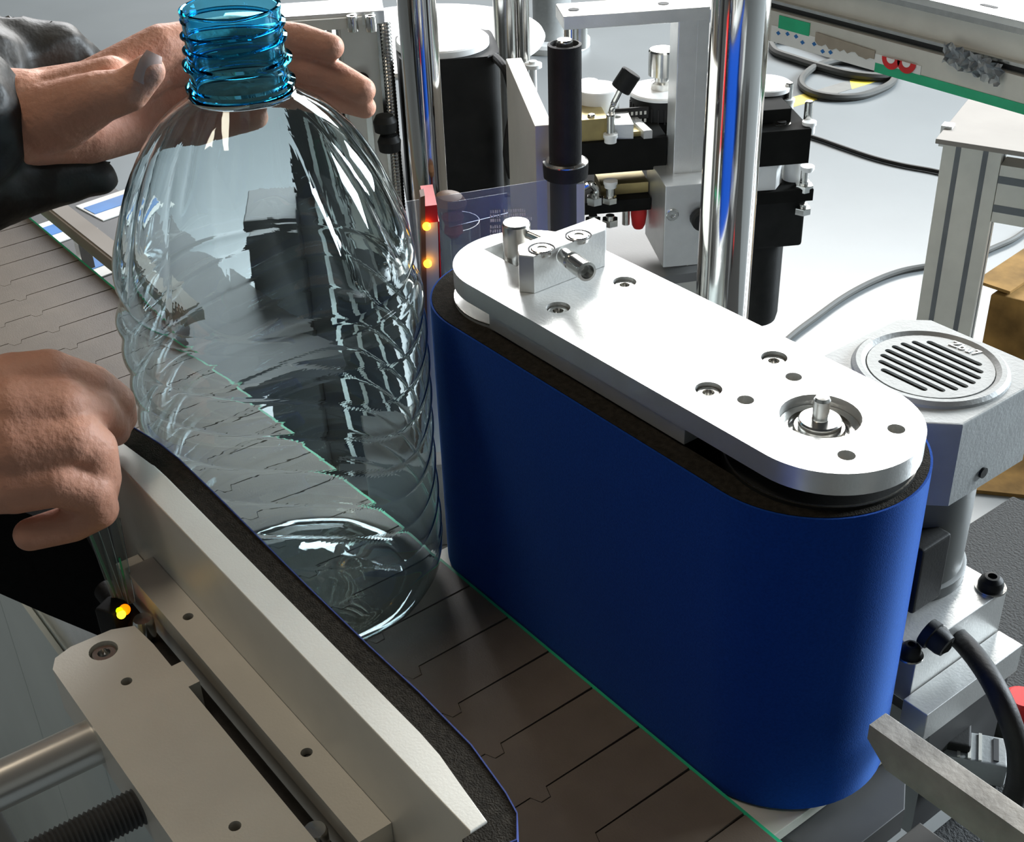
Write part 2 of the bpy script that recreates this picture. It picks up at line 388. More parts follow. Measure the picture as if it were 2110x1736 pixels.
for k in range(nn + 1):
    t = k / nn; th = 2 * PI * turns * t + 2.2; z = NZ + .0205 + .0175 * t; e = min(1, t * 14, (1 - t) * 14)
    rings.append([b.bm.verts.new((BX + rr * math.cos(th), BY + rr * math.sin(th), z + dz)) for rr, dz in ((.0248, -.0011), (.0250 + .0019 * e, -.0006), (.0250 + .0019 * e, .0004), (.0248, .0012))])
for A, B_ in zip(rings, rings[1:]):
    for i in range(4): b.bm.faces.new((A[i], A[(i + 1) % 4], B_[(i + 1) % 4], B_[i]))
b.bm.faces.new(rings[0]); b.bm.faces.new(rings[-1][::-1]); b.done('screw_thread', 'petneck', bot)

# ------------------------------------------------------------------ belt gripper unit
bu = thing('belt_gripper', (-.45, .4345, -.02), 'gripper with royal blue belt and silver top plate, right of the bottle', 'machine')
X1, X2, YC, RO = -.5600, -.3412, .4357, .0600
b = MB(); b.prism(stad(X1, X2, YC, RO, 32), -.006, .1868, holes=[stad(X1, X2, YC, RO - .0012, 32)]); b.done('blue_belt', 'blue', bu)
b = MB(); b.prism(stad(X1, X2, YC, RO - .0013, 32), -.004, .1872, holes=[stad(X1, X2, YC, RO - .0145, 32)]); b.done('foam_belt', 'foam', bu, 'black foam inner belt')
PX1, PX2, PY, PR = -.557, -.327, .4330, .0444
HC = (-.3325, .4328)
b = MB(); hs = [circ(HC[0], HC[1], .0195, 32)]
cs = [(-.3845, .4101), (-.3847, .4575), (-.4992, .4579), (-.5001, .4092)]
sm = [(-.3020, .4505), (-.3027, .4160), (-.3656, .4164), (-.3652, .4504)]
hs += [circ(x, y, .0068, 20) for x, y in cs] + [circ(x, y, .0042, 16) for x, y in sm]
hs += [[(-.588, .4235), (-.556, .4235), (-.556, .4445), (-.588, .4445)]]
b.prism(stad(PX1, PX2, PY, PR, 32), .198, .210, holes=hs); b.done('top_plate', 'alu', bu, 'satin silver top plate with rounded ends and screw holes')
b = MB(); b.span(-.538, -.379, PY - PR + .0005, PY + PR - .0005, .1885, .1979, .0005); b.done('spacer_plate', 'alu', bu)
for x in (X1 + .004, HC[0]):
    b = MB(); b.rev([(.0448, .005), (.0453, .178), (.0465, .179), (.0465, .1895), (.010, .1898), (.010, .196)], (x, .4345, 0), n=48); b.done('pulley', 'alu' if x < -.5 else 'black', bu)  # right pulley black: shade under the top plate put into its colour
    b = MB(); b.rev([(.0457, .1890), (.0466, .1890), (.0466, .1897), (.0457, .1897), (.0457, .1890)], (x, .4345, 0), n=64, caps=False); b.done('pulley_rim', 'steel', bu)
for x, y in cs:
    socket_screw((x, y, .2018), .0060, .0062, bu)
    b = MB(); b.cyl((x, y, .1985), (x, y, .2018), .0067, n=20); b.done('screw_seat', 'steel', bu)
for x, y in sm:
    b = MB(); b.cyl((x, y, .1982), (x, y, .2005), .0041, n=16); b.done('hole_floor', 'anod', bu)
# bearing and shaft end in the large hole
b = MB(); b.rev([(.0192, 0), (.0192, .006), (.0150, .0062), (.0146, .0035), (.0125, .0035), (.0120, .0062), (.0096, .0062), (.0096, .002)], (HC[0], HC[1], .1982), n=40, caps=False); b.done('bearing', 'steel', bu)
b = MB(); b.rev([(.0105, 0), (.0105, .0072), (.0098, .0080), (.0042, .0082), (.0040, .0090), (.0040, .0185), (.0032, .0200), (.0006, .0202)], (HC[0], HC[1], .2004), n=32); b.done('drive_shaft', 'steel', bu)
# tensioner
pin = gz(1066, 541, .205)
b = MB(); b.rev([(.0084, 0), (.0084, .0300), (.0076, .0312)], (pin.x, pin.y, .2), n=32); b.done('tension_pin', 'steel', bu)
b = MB(); b.prism([(-.5340, .4085), (-.5290, .4050), (-.5220, .4100), (-.5220, .4630), (-.5290, .4700), (-.5400, .4700), (-.5400, .4130)], .2102, .2330, bev=.0008); b.done('tension_block', 'alu', bu, 'silver block with cut corners on the top plate')
for q in (gz(1116, 513, .233), gz(1192, 486, .233)):
    b = MB(); b.rev([(.0076, .0001), (.0078, .0004), (.0070, .0004), (.0068, .0001)], (q.x, q.y, .2330), n=24, caps=False); b.done('screw_recess', 'groove', bu)
    socket_screw((q.x, q.y, .2300), .0062, .0036, bu)
q = gx(1163, 527, -.5205); e = gx(1209, 560, -.492); ax = (e - q).normalized()
b = MB(); b.cyl(q, q + ax * .008, .0046, n=20); b.rev([(.0050, .007), (.0052, .010), (.0042, .0105), (.0042, .014), (.0055, .0145), (.0055, .030), (.0040, .0305), (.0038, .024), (.0003, .0239)], q, ax, 24, False); b.done('adjusting_screw', 'steel', bu)
b = MB(); b.cyl((pin.x + .006, pin.y + .002, .2255), (-.545, pin.y + .006, .2235), .0026, n=14); b.done('link_rod', 'steel', bu)
# base plates below the belt
b = MB(); b.span(-.600, -.290, .3765, .492, -.016, -.0078, .0008); b.done('base_plate', 'anod', bu)
b = MB(); b.prism([(-.312, .380), (-.262, .398), (-.262, .452), (-.29, .49), (-.312, .49)], -.034, -.0165, bev=.0008); b.done('end_bracket', 'dark', bu)

# ------------------------------------------------------------------ gear motor with fan cover, bracket, cable
gm = thing('gear_motor', (-.358, .555, .043), 'silver gear motor with slotted square fan cover, behind the blue belt unit', 'motor')
x0, x1, y0, y1, c = -.4050, -.3110, .5085, .6025, .0135
def octa(x0, x1, y0, y1, c): return [(x0 + c, y0), (x1 - c, y0), (x1, y0 + c), (x1, y1 - c), (x1 - c, y1), (x0 + c, y1), (x0, y1 - c), (x0, y0 + c)]
b = MB(); b.prism(octa(x0, x1, y0, y1, c), .126, .178, bev=.0016); b.done('fan_housing', 'cast', gm)
fx, fy = -.3570, .5555
slots = []
for i in range(8):
    dy = -.0230 + i * .00625; hl = math.sqrt(max(.0275 ** 2 - dy * dy, 1e-5)); slots.append(slot(fx, fy + dy, hl, .0019))
b = MB(); b.prism(circ(fx, fy, .0340, 48), .1786, .1800, holes=slots); b.done('grille', 'cast', gm, 'round grille with eight dark slots')
b = MB(); b.cyl((fx, fy, .1781), (fx, fy, .1784), .0335, n=40); b.done('grille_backing', 'matte', gm)
b = MB(); b.rev([(.0340, 0), (.0345, .0016), (.0372, .0034), (.0400, .0034), (.0420, .0016), (.0425, 0)], (fx, fy, .1779), n=64, caps=False); b.done('grille_ring', 'cast', gm)
tx = bpy.data.curves.new('embossed_text', 'FONT'); tx.body = 'Zbu7'; tx.size = .0085; tx.extrude = .0004; tx.align_x = 'CENTER'
to = bpy.data.objects.new('embossed_text', tx); C.objects.link(to); to.parent = gm; 
tp = gz(1983, 722, .1802); to.location = tp - origin_of(gm); to.rotation_euler = (0, 0, .06)
dg = bpy.context.evaluated_depsgraph_get(); me = bpy.data.meshes.new_from_object(to.evaluated_get(dg)); me.materials.clear(); me.materials.append(M['alu'])
t2 = bpy.data.objects.new('raised_lettering', me); C.objects.link(t2); t2.parent = gm; t2.location = to.location; t2.rotation_euler = to.rotation_euler
bpy.data.objects.remove(to)
b = MB(); b.cyl((-.358, .555, .043), (-.358, .555, .1262), .0370, n=48); b.rev([(.0395, 0), (.0395, .007), (.037, .008)], (-.358, .555, .0432), n=48); b.done('motor_body', 'motorgrey', gm)
b = MB(); b.span(-.345, -.316, .514, .540, .050, .096, .002); b.done('terminal_box', 'black', gm)
b = MB(); b.cyl((-.3112, .549, .136), (-.3095, .549, .136), .0032, n=16); b.done('cover_screw', 'black', gm)
br = thing('motor_bracket', (-.35, .54, -.02), 'stepped silver bracket carrying the gear motor', 'bracket')
b = MB(); b.span(-.420, -.300, .500, .583, .002, .0430, .0006); b.done('mount_block', 'alu', br)
b = MB(); b.span(-.2995, -.2830, .4930, .5830, -.010, .0110, .0006); b.done('ledge', 'alu', br)
b = MB(); b.span(-.420, -.286, .505, .580, -.0999, -.0105); b.done('support', 'dark', br)
for q, r in ((gz(2042, 1203, .046), .0068), (gz(1878, 1332, .05), .0055)):
    b = MB(); b.rev([(r * 1.05, 0), (r * 1.1, .003), (r * .95, .006), (r * .62, .0082), (r * .4, .0084), (r * .38, .006), (.0003, .0058)], (q.x, q.y, .0432), n=24); b.done('bolt', 'black', br)
    b = MB(); b.rev([(r * 1.35, 0), (r * 1.35, .0012), (r * .3, .0012)], (q.x, q.y, .0431), n=24); b.done('washer', 'steel', br)
g0 = gx(1908, 1300, -.2985)
cb = thing('power_cable', (g0.x, g0.y, 0), 'thick black power cable curving down from the gear motor', 'cable')
b = MB(); b.rev([(.0082, 0), (.0085, .005), (.0072, .0055), (.0072, .011), (.0064, .014), (.0060, .014)], g0, (.7, .05, -.15), 20); b.done('cable_gland', 'black', cb)
cp = [g0 + Vector((.010, 0, -.002)), gd(1938, 1290, .845), gd(1985, 1325, .80), gd(2035, 1390, .77), gd(2075, 1470, .76), gd(2098, 1550, .77), gd(2094, 1625, .79), gd(2065, 1700, .82)]
b = MB(); b.tube(cp, .0061, 14); b.done('cable_sheath', 'rubber', cb)
b = MB(); q = cp[1]; d = (cp[2] - cp[0]).normalized(); b.cyl(q - d * .0035, q + d * .0035, .0064, n=14); b.done('red_ring', 'red', cb)
# square bar in the lower right corner
b = MB(); yb0 = gz(1900, 1571, .065).y; yb1 = gz(1900, 1535, .065).y
b.bm.free(); b = MB()
pts = [(-.2690, .065), (.060, .065), (.060, .044), (-.2560, .044), (-.2690, .0555)]
T = Matrix(((1, 0, 0, 0), (0, 0, 1, 0), (0, 1, 0, 0), (0, 0, 0, 1)))
b.prism(pts, yb0, yb1 + .004, bev=.001, X=T)
tag(b.done('square_bar', 'worn'), 'worn grey square steel bar reaching in from the lower right corner', 'bar')
# machine bed under the motor, connector, knob
b = MB(); b.span(-.452, .35, .592, .853, -.140, -.100, .002); tag(b.done('bed_cover', 'powder'), 'dark grey textured machine cover right of the gear motor', 'cover')
b = MB(); b.prism([(-.262, .385), (.10, .385), (.10, .47), (-.262, .47)], -.058, -.040, bev=.001); tag(b.done('grey_plate', 'umber'), 'dark brownish grey plate under the square bar at the lower right', 'plate')
b = MB(); b.span(-.262, .10, .385, .590, -.160, -.070, .002); b.span(-.262, .10, .452, .590, -.0699, -.060, .002); tag(b.done('cable_duct', 'powder'), 'grey textured duct below the square steel bar', 'duct')
cn = thing('connector', gz(2000, 1560, -.06), 'light grey ribbed connector beside the black cable at lower right', 'connector')
q = gz(2000, 1560, -.05); T = Matrix.Translation(q) @ Matrix.Rotation(math.radians(35), 4, 'Z')
b = MB(); b.box((0, 0, 0), (.040, .024, .018), 0, .002, T); b.done('shell', 'cast', cn)
for k in range(3):
    b = MB(); b.box((-.008 + k * .006, 0, .0093), (.0018, .022, .001), 0, 0, T); b.done('rib', 'anod', cn)
b = MB(); b.box((.013, 0, .0093), (.003, .018, .0008), 0, 0, T); b.done('slot_mark', 'groove', cn)
q = gz(1935, 1520, -.05); b = MB(); b.box(q, (.034, .036, .03), .6, .002); tag(b.done('relay_box', 'black'), 'small black box under the ledge, left of the ribbed connector', 'box')
kn = gz(2104, 1428, -.06); k_ = thing('red_knob', (kn.x, kn.y, -.0998), 'small red and black knob at the right edge', 'knob')
b = MB(); b.rev([(.013, 0), (.013, .020), (.011, .022)], (kn.x, kn.y, -.0998), n=24); b.done('base', 'black', k_)
b = MB(); b.rev([(.010, 0), (.0115, .003), (.0115, .014), (.009, .016)], (kn.x + .002, kn.y, -.0778), n=24); b.done('cap', 'red', k_)

# ------------------------------------------------------------------ clamp with padded bar on the operator side
cl = thing('padded_clamp', (-.45, .165, .03), 'silver clamp with curved foam padded bar, in the foreground lower left', 'clamp')
bar = [(-.6270, .1820), (-.2785, .1820), (-.2785, .1900), (-.2985, .1925), (-.3170, .1952), (-.3320, .1960), (-.5700, .1966), (-.5840, .1964), (-.5910, .1944), (-.6270, .1915)]
b = MB(); b.prism(bar, .030, .1550, bev=.0006); b.done('pressure_bar', 'anod', cl, 'pale aluminium bar with tapered ends')
def off(pts, d): return [(x, y + d) for x, y in pts]
inn = [(-.2782, .1903), (-.2985, .1928), (-.3170, .1955), (-.3320, .1963), (-.5700, .1969), (-.5840, .1967), (-.5910, .1947), (-.6270, .1918)]
outer = [(-.6300, .2035), (-.6030, .2080), (-.5815, .2094), (-.5380, .2094), (-.4930, .2088), (-.4430, .2082), (-.3900, .2082), (-.3517, .2090), (-.3139, .2082), (-.2988, .2059), (-.2853, .2038), (-.2747, .2010), (-.2652, .1935), (-.2680, .1780), (-.2782, .1780)]
b = MB(); b.prism(inn[::-1] + outer[::-1][0:0] + [], 0, .1) if False else None
b.prism(inn + outer, .034, .1540); b.done('foam_pad', 'foam', cl, 'black foam pad')
skin_o = [(x, y + .0006) if x < -.2655 else (x + .0006, y) for x, y in outer[:-1]]
b = MB(); b.prism(outer[:-1] + skin_o[::-1], .034, .1546); b.done('pad_facing', 'blue2', cl, 'thin blue facing of the foam pad')
b = MB(); b.prism([(-.5760, .1655), (-.3390, .1655), (-.3390, .1818), (-.5760, .1818)], .093, .105, holes=[circ(-.5177, .1745, .0028, 16), circ(-.3971, .1742, .0028, 16)]); b.done('clamp_plate', 'anod', cl)
for x, y in ((-.5177, .1745), (-.3971, .1742)):
    b = MB(); b.cyl((x, y, .0935), (x, y, .1010), .0027, n=14); b.done('hole_floor', 'groove', cl)
b = MB(); b.span(-.60, -.25, .168, .1816, .034, .0925, .0005); b.done('back_plate', 'anod', cl)
blk = [(-.5250, .1050), (-.2500, .1040), (-.2500, .1520), (-.4705, .1515), (-.4705, .1575), (-.4890, .1575), (-.4890, .1515), (-.5100, .1515), (-.5290, .1500), (-.5340, .1395), (-.5350, .1180), (-.5320, .1090)]
hh = [circ(-.5217, .1300, .0072, 24), circ(-.4934, .1298, .0028, 16), circ(-.3802, .1289, .0028, 16)]
b = MB(); b.prism(blk, .0780, .105, holes=hh); b.done('main_block', 'anod', cl, 'aluminium block with rounded corner and tapped holes')
socket_screw((-.5217, .1300, .096), .0064, .0075, cl)
for x, y in ((-.4934, .1298), (-.3802, .1289)):
    b = MB(); b.cyl((x, y, .079), (x, y, .098), .0027, n=14); b.done('hole_floor', 'groove', cl)
for x, y in ((-.5400, .1580), (-.3625, .1570)):
    b = MB(); b.rev([(.0052, 0), (.0056, .002), (.0056, .010), (.0048, .012), (.0004, .0122)], (x, y, .086), n=20); b.done('stud', 'steel', cl)
b = MB(); b.cyl((-.600, .1592, .078), (-.26, .1592, .078), .0066, n=20); b.done('inner_shaft', 'rubber', cl)
p0 = gz(190, 1520, .088); b = MB(); b.cyl((p0.x + .006, .108, .0905), (p0.x - .010, -.25, .0905), .0112, n=32); b.done('guide_rod', 'rod', cl, 'chrome guide rod')
p1 = gz(290, 1660, .088); b = MB(); path = []
prof_ = []
n = 150
for k in range(n): prof_ += [(.0078, k * .0022), (.0090, k * .0022 + .0011)]
b.rev(prof_, (p1.x + .002, .108, .090), (-.035, -1, 0), 20); b.done('threaded_rod', 'dark', cl, 'dark threaded rod')

# small photo sensor and clear strips beside the clamp
se = thing('photo_sensor', gz(238, 1290, .09), 'small black sensor with glowing red and yellow light at the clamp end', 'sensor')
q = gd(236, 1278, .745)
b = MB(); b.box(q, (.013, .013, .022), .5, .002); b.done('sensor_case', 'black', se)
M['ledr'] = emis('red_orange_led', (1.0, .12, .0), 3.0); M['ledy'] = emis('yellow_led', (1.0, .85, .02), 4.0); M['ledg'] = emis('green_led', (.35, 1.0, .0), 3.0)
q1 = gd(250, 1267, .729)
b = MB(); b.rev([(.0024, 0), (.0024, .002), (.0014, .0034), (.0002, .0036)], q1, -ray(250, 1267), 14); b.done('led', 'ledy', se)
b = MB(); b.rev([(.0030, 0), (.0030, .0012), (.0016, .0020), (.0002, .0021)], gd(257, 1257, .7305), -ray(250, 1267), 14); b.done('led', 'ledr', se)
b = MB(); b.rev([(.0018, 0), (.0018, .0016), (.0012, .0026), (.0002, .0027)], gd(246, 1259, .729), -ray(250, 1267), 14); b.done('led', 'ledg', se)
st = thing('clear_strips', gd(250, 1245, .74), 'bundle of clear greenish plastic strips hanging below the gripping hand', 'strip')
for (ax_, ay_, bx_, by_, w_) in ((192, 1095, 247, 1248, .006), (212, 1085, 256, 1250, .005), (236, 1070, 268, 1245, .006)):
    b = MB(); b.beam(gd(ax_, ay_, .735), gd(bx_, by_, .745), w_, .0012, .0002, up=Vector((.5, .2, .8))); b.done('strip', 'acrylic', st)
b = MB(); b.beam(gd(186, 1100, .737), gd(243, 1240, .747), .0012, .0016); b.done('green_edge', 'green', st)
b = MB(); b.beam(gd(246, 1150, .737), gd(266, 1240, .747), .001, .0016); b.done('green_edge', 'green', st)

# ------------------------------------------------------------------ labelling machine behind the gripper (frame a: across, b: away, z: up)
def A(x, y, b):
    p = gb(x, y, b); return p.dot(WV), p.z
BZ = -.05
def lthing(name, a, b_, z, label, cat, group=None): return thing(name, lw(a, b_, z), label, cat, group)
mt = lthing('machine_table', .06, 1.4, FZ, 'grey steel table plate under the labelling head', 'table')
b = MB(); b.prism([(.050, 1.13), (.12, 1.135), (.293, 1.172), (.375, 1.180), (.375, 1.62), (.050, 1.62)], -.060, BZ, bev=.0008, X=LF); b.done('table_plate', 'bed', mt)
b = MB(); b.span(.07, .36, 1.20, 1.58, -.20, -.0605, X=LF); b.done('underframe', 'anod', mt)
for a_, b_ in ((.10, 1.25), (.30, 1.25), (.10, 1.55), (.30, 1.55)):
    b = MB(); b.span(a_ - .02, a_ + .02, b_ - .02, b_ + .02, FZ, -.2005, .002, LF); b.done('leg', 'anod', mt)

def post(name, a_, b_, r, z0, z1, label, extra=None):
    p = lthing(name, a_, b_, z0, label, 'post')
    q = lw(a_, b_, 0); m_ = MB(); m_.cyl((q.x, q.y, z0), (q.x, q.y, z1), r, n=48); m_.done('shaft', 'chrome', p)
    m_ = MB(); m_.rev([(r * 1.7, 0), (r * 1.7, .018), (r * 1.55, .022), (r * 1.02, .022)], (q.x, q.y, z0), n=40); m_.done('foot_collar', 'steel', p)
    return p
post('chrome_post', .2895, .95, .0222, -.19, .95, 'thick polished chrome post rising behind the silver top plate')
post('chrome_post', .0540, 1.0, .0147, -.10, .95, 'slimmer polished chrome post between the bottle and the black motor')
pb = lthing('post_base', .18, .98, FZ, 'grey base slab on legs carrying the two chrome posts', 'base')
b = MB(); b.span(-.05, .42, .86, 1.10, -.215, -.1902, .002, LF); b.done('slab', 'bed', pb)
b = MB(); b.span(-.02, .13, .95, 1.05, -.190, -.1002, .002, LF); b.done('riser', 'bed', pb)
for a_ in (-.03, .36):
    for b_ in (.88, 1.06):
        b = MB(); b.span(a_, a_ + .03, b_, b_ + .03, FZ, -.2155, .002, LF); b.done('leg', 'anod', pb)

# thin posts with collar
tp_ = lthing('twin_posts', .13, 1.42, BZ, 'pair of slim brownish steel posts behind the black motor', 'post')
for x, r in ((1041, .0125), (1078, .0070)):
    a_, _ = A(x, 60, 1.42); q = lw(a_, 1.42, 0); b = MB(); b.cyl((q.x, q.y, BZ), (q.x, q.y, .62), r, n=28); b.done('post', 'steel', tp_)
a_, z_ = A(1098, 131, 1.40); q = lw(a_, 1.40, z_); b = MB(); b.rev([(.010, -.004), (.010, 0), (.0045, .0005), (.0045, .003)], q, n=24); b.cyl((q.x, q.y, BZ), (q.x, q.y, z_ - .004), .004, n=12); b.done('collar', 'white', tp_)

# big black motor with bright round top
bm_ = lthing('servo_motor', .098, 1.33, BZ, 'large black motor with bright round top plate, behind the slim chrome post', 'motor')
a0, zt = A(822, 130, 1.29); a1, _ = A(1036, 130, 1.29); w_ = (a1 - a0) / 2; ac = (a0 + a1) / 2 ; bc = 1.29 + w_
sq = []
for i in range(48):
    t = 2 * PI * i / 48; c_, s2 = math.cos(t), math.sin(t); k = .34; sq.append((ac + w_ * math.copysign(abs(c_) ** k, c_) * .99, bc + w_ * math.copysign(abs(s2) ** k, s2)))
b = MB(); b.prism(sq, BZ, zt, bev=.003, X=LF); b.done('motor_body', 'black', bm_)
q = lw(ac - .004, bc - .002, zt); b = MB(); b.rev([(w_ * .93, .0003), (w_ * .93, .006), (w_ * .90, .0075)], q, n=48); b.done('round_top_plate', 'white', bm_)
# black cable looping off the motor
cb2 = lthing('cable', .15, 1.24, .0, 'black cable hanging beside the large black motor', 'cable')
b = MB(); b.tube([lw(*(A(1020, 118, 1.30)[0],), 1.30, A(1020, 118, 1.30)[1])] + [lw(A(x, y, 1.26)[0], 1.26, A(x, y, 1.26)[1]) for x, y in ((1040, 140), (1052, 175), (1058, 220), (1050, 270), (1045, 320), (1055, 365))], .0045, 10); b.done('sheath', 'rubber', cb2)

# white reel disc behind
a_, z_ = A(900, 80, 1.62); q = lw(a_ - .012, 1.66, z_ - .015)
rl = lthing('white_reel', a_, 1.64, BZ, 'broad white disc behind the large black motor', 'reel')
b = MB(); b.rev([(.150, 0), (.152, .004), (.150, .008)], q, n=64); b.done('disc', 'white', rl)
b = MB(); b.cyl((q.x, q.y, BZ), (q.x, q.y, q.z), .03, n=24); b.done('spindle', 'steel', rl)

# silver upright arm plate with sloping view
b = MB(); b.span(.1345, .1485, .952, 1.123, .030, .200, .0012, LF); tag(b.done('arm_plate', 'anod'), 'flat silver arm plate standing on edge, left of the black roller', 'plate')

# black foam roller
RB = .93
ro = lthing('peel_roller', .154, RB, -.19, 'upright black rubber roller with flange, in front of the label head', 'roller')
aL, zT = A(1128, 92, RB); aR, _ = A(1198, 92, RB); rr = (aR - aL) / 2; ra = (aL + aR) / 2; _, zf = A(1165, 345, RB - rr)
q = lw(ra, RB, 0)
b = MB(); b.rev([(rr * .82, zT - .006), (rr * .84, zT), (rr, zT - .0005), (rr * 1.0, zf)], q, n=40, caps=False); b.rev([(rr * .82, zT - .006), (.0002, zT - .006)], q, n=40, caps=False); b.done('rubber_sleeve', 'rubber', ro)
b = MB(); b.rev([(rr * .72, zT - .0059), (rr * .72, zT - .003), (rr * .5, zT - .003), (rr * .5, zT + .002), (rr * .42, zT + .003)], q, n=32); b.done('bearing', 'steel', ro)
b = MB(); b.rev([(rr * 1.0, zf - .010), (rr * 1.34, zf - .0075), (rr * 1.38, zf), (rr * 1.2, zf + .0012), (rr * 1.02, zf + .001)], q, n=40); b.done('flange', 'steel', ro)
b = MB(); b.rev([(rr * 1.36, zf - .012), (rr * 1.40, zf - .004), (rr * 1.40, zf - .001)], q, n=40); b.done('flange_rim', 'rubber', ro)
b = MB(); b.cyl((q.x, q.y, -.189), (q.x, q.y, zf - .010), rr * .98, n=36); b.done('lower_tube', 'dark', ro)
q2 = lw(ra + rr * .72, RB - rr * .5, 0); b = MB(); b.box((q2.x, q2.y, (zf - .2) / 2), (.008, .008, zf + .17), AN, .0006); b.done('bright_rail', 'anod', ro)

# clear label film with white print
a0, z0 = A(918, 401, .905); a1, z1 = A(1127, 371, .905)
fm = lthing('label_film', (a0 + a1) / 2, .905, .02, 'clear label film with white printed lines, between red sensor and black roller', 'film')
b = MB(); b.prism([(a0 - .03, z0 - .003), (a1, z1), (a1, -.05), (a0 - .03, -.05)], 0, .0003, X=LF @ Matrix(((1, 0, 0, 0), (0, 0, 1, .905), (0, 1, 0, 0), (0, 0, 0, 1)))); b.done('film_sheet', 'film', fm)
M['bluefilm'] = clear('blue_tint_film', (0.72, 0.75, 0.86), .15, haze=.06)
a2, z2 = A(922, 418, .906); a3, z3 = A(1045, 398, .906)
b = MB(); b.prism([(a2, z2), (a3, z3), (a3, z3 - .016), (a2, z2 - .02)], 0, .0003, X=LF @ Matrix(((1, 0, 0, 0), (0, 0, 1, .9062), (0, 1, 0, 0), (0, 0, 0, 1)))); b.done('blue_patch', 'bluefilm', fm)
random.seed(3)
b = MB()
for k, (y, xs) in enumerate(((437, (1010, 1083)), (446, (1010, 1080)), (455, (1010, 1095)), (468, (1010, 1040)), (477, (1010, 1040)), (486, (1010, 1034)))):
    x = xs[0]
    while x < xs[1]:
        gap = 5 if abs(x - 1034) < 2.2 else 0
        x += gap
        a_, z_ = A(x, y - (x - 1010) * .05, .904)
        hh_ = .0012
        # a small character of two or three strokes
        for s_i in range(3):
            if random.random() < .75: b.span(a_, a_ + .0011, .9040, .9042, z_ - hh_ + s_i * .0009, z_ - hh_ + s_i * .0009 + .0003, 0, LF)
        b.span(a_ + random.choice((0, .0004, .0008)), a_ + random.choice((.0003, .0007, .0011)) + .0002, .9040, .9042, z_ - hh_, z_ + hh_, 0, LF)
        x += 4.6
b.done('printed_lines', 'label', fm, 'small white print', flat=True, stuff=True)

# red topped sensor with two orange lights
SB = .80
rs = lthing('light_sensor', .06, SB, -.02, 'narrow sensor with red top and two glowing orange lights, beside the bottle', 'sensor')
def quad3(pts, b0, b1):
    m_ = MB(); m_.prism([A(x, y, SB) for x, y in pts], b0 - SB, b1 - SB, X=LF @ Matrix(((1, 0, 0, 0), (0, 0, 1, SB), (0, 1, 0, 0), (0, 0, 0, 1)))); return m_
quad3([(876, 458), (902, 455), (914, 930), (886, 935)], SB, SB + .030).done('sensor_body', 'label', rs, 'white sensor body')
quad3([(874, 424), (900, 421), (903, 456), (876, 459)], SB - .001, SB + .034).done('red_cap', 'red', rs)
quad3([(866, 404), (875, 401), (886, 930), (874, 934)], SB - .002, SB + .01).done('dark_edge', 'brown', rs)
quad3([(903, 456), (905, 456), (917, 780), (914, 780)], SB - .0005, SB + .028).done('red_edge', 'red', rs)
M['ledo'] = emis('orange_led', (1.0, .42, .02), 6.0)
for x, y in ((879, 466), (881, 543)):
    a_, z_ = A(x, y, SB - .003); q = lw(a_, SB - .003, z_); b = MB(); b.rev([(.0028, 0), (.0027, .0014), (.0014, .0026), (.0002, .0028)], q, -NV, 16); b.done('led', 'ledo', rs)
# small things seen through the film
sp = lthing('film_spool', .055, .95, -.098, 'small clear spool with brown cap and maroon tie behind the film', 'spool')
a_, z_ = A(925, 425, .95); q = lw(a_, .95, z_)
b = MB(); b.rev([(.013, 0), (.014, .004), (.010, .009), (.001, .011)], q, (.1, .05, 1), 20); b.done('brown_cap', 'brown', sp)
a_, z_ = A(934, 462, .94); q = lw(a_, .94, z_); b = MB(); b.rev([(.003, -.012), (.008, -.006), (.0065, .0), (.009, .006), (.007, .011), (.001, .013)], q, n=14); b.done('tie', 'maroon', sp)
a_, z_ = A(938, 480, .955); q = lw(a_, .955, z_ - .03); b = MB(); b.rev([(.020, -.03), (.020, .04), (.0192, .04), (.0192, -.03)], q, n=28, caps=False); b.done('clear_wall', 'acrylic', sp)

# column with clamp block, cross bar
CB = 1.192
co = lthing('support_column', .32, CB + .016, BZ, 'square aluminium column with clamp block and cross bar, left of the thick chrome post', 'column')
b = MB(); b.span(.3050, .3375, CB, CB + .032, BZ, .2035, .0012, LF); b.span(.3235, .3245, CB - .0004, CB + .001, BZ, .203, 0, LF); b.done('square_tube', 'alu', co)
b = MB(); b.span(.2905, .3560, CB - .030, CB + .052, -.0350, .0520, .0012, LF); b.done('clamp_block', 'alu', co)
a_, z_ = A(1385, 442, CB - .030); q = lw(a_, CB - .030, z_)
socket_screw(q, .0062, .002, co, axis=-NV)
a_, z_ = A(1443, 447, CB - .030); q = lw(a_, CB - .032, z_); b = MB(); b.rev([(.011, 0), (.011, .008), (.009, .010)], q, -NV, 20); b.done('black_knob', 'black', co)
zt2 = A(1170, 46, CB - .012)[1]; zt1 = A(1170, 22, CB - .012)[1]
b = MB(); b.span(.195, .345, CB - .012, CB + .032, .2040, .2165, .001, LF); b.done('cross_bar', 'alu', co)
for a_ in (.208, .292):
    q = lw(a_, CB + .008, .2166); b = MB(); b.rev([(.0052, 0), (.0052, .0004), (.0030, .0004)], q, n=18); b.done('screw_hole', 'groove', co)
q = lw(.206, CB + .012, 0); b = MB(); b.cyl((q.x, q.y, .12), (q.x, q.y, .204), .0072, n=24); b.done('hanging_pin', 'chrome', co)
q = lw(.217, CB + .03, 0); b = MB(); b.cyl((q.x, q.y, .175), (q.x, q.y, .2035), .008, n=18); b.done('bracket_stub', 'alu', co)

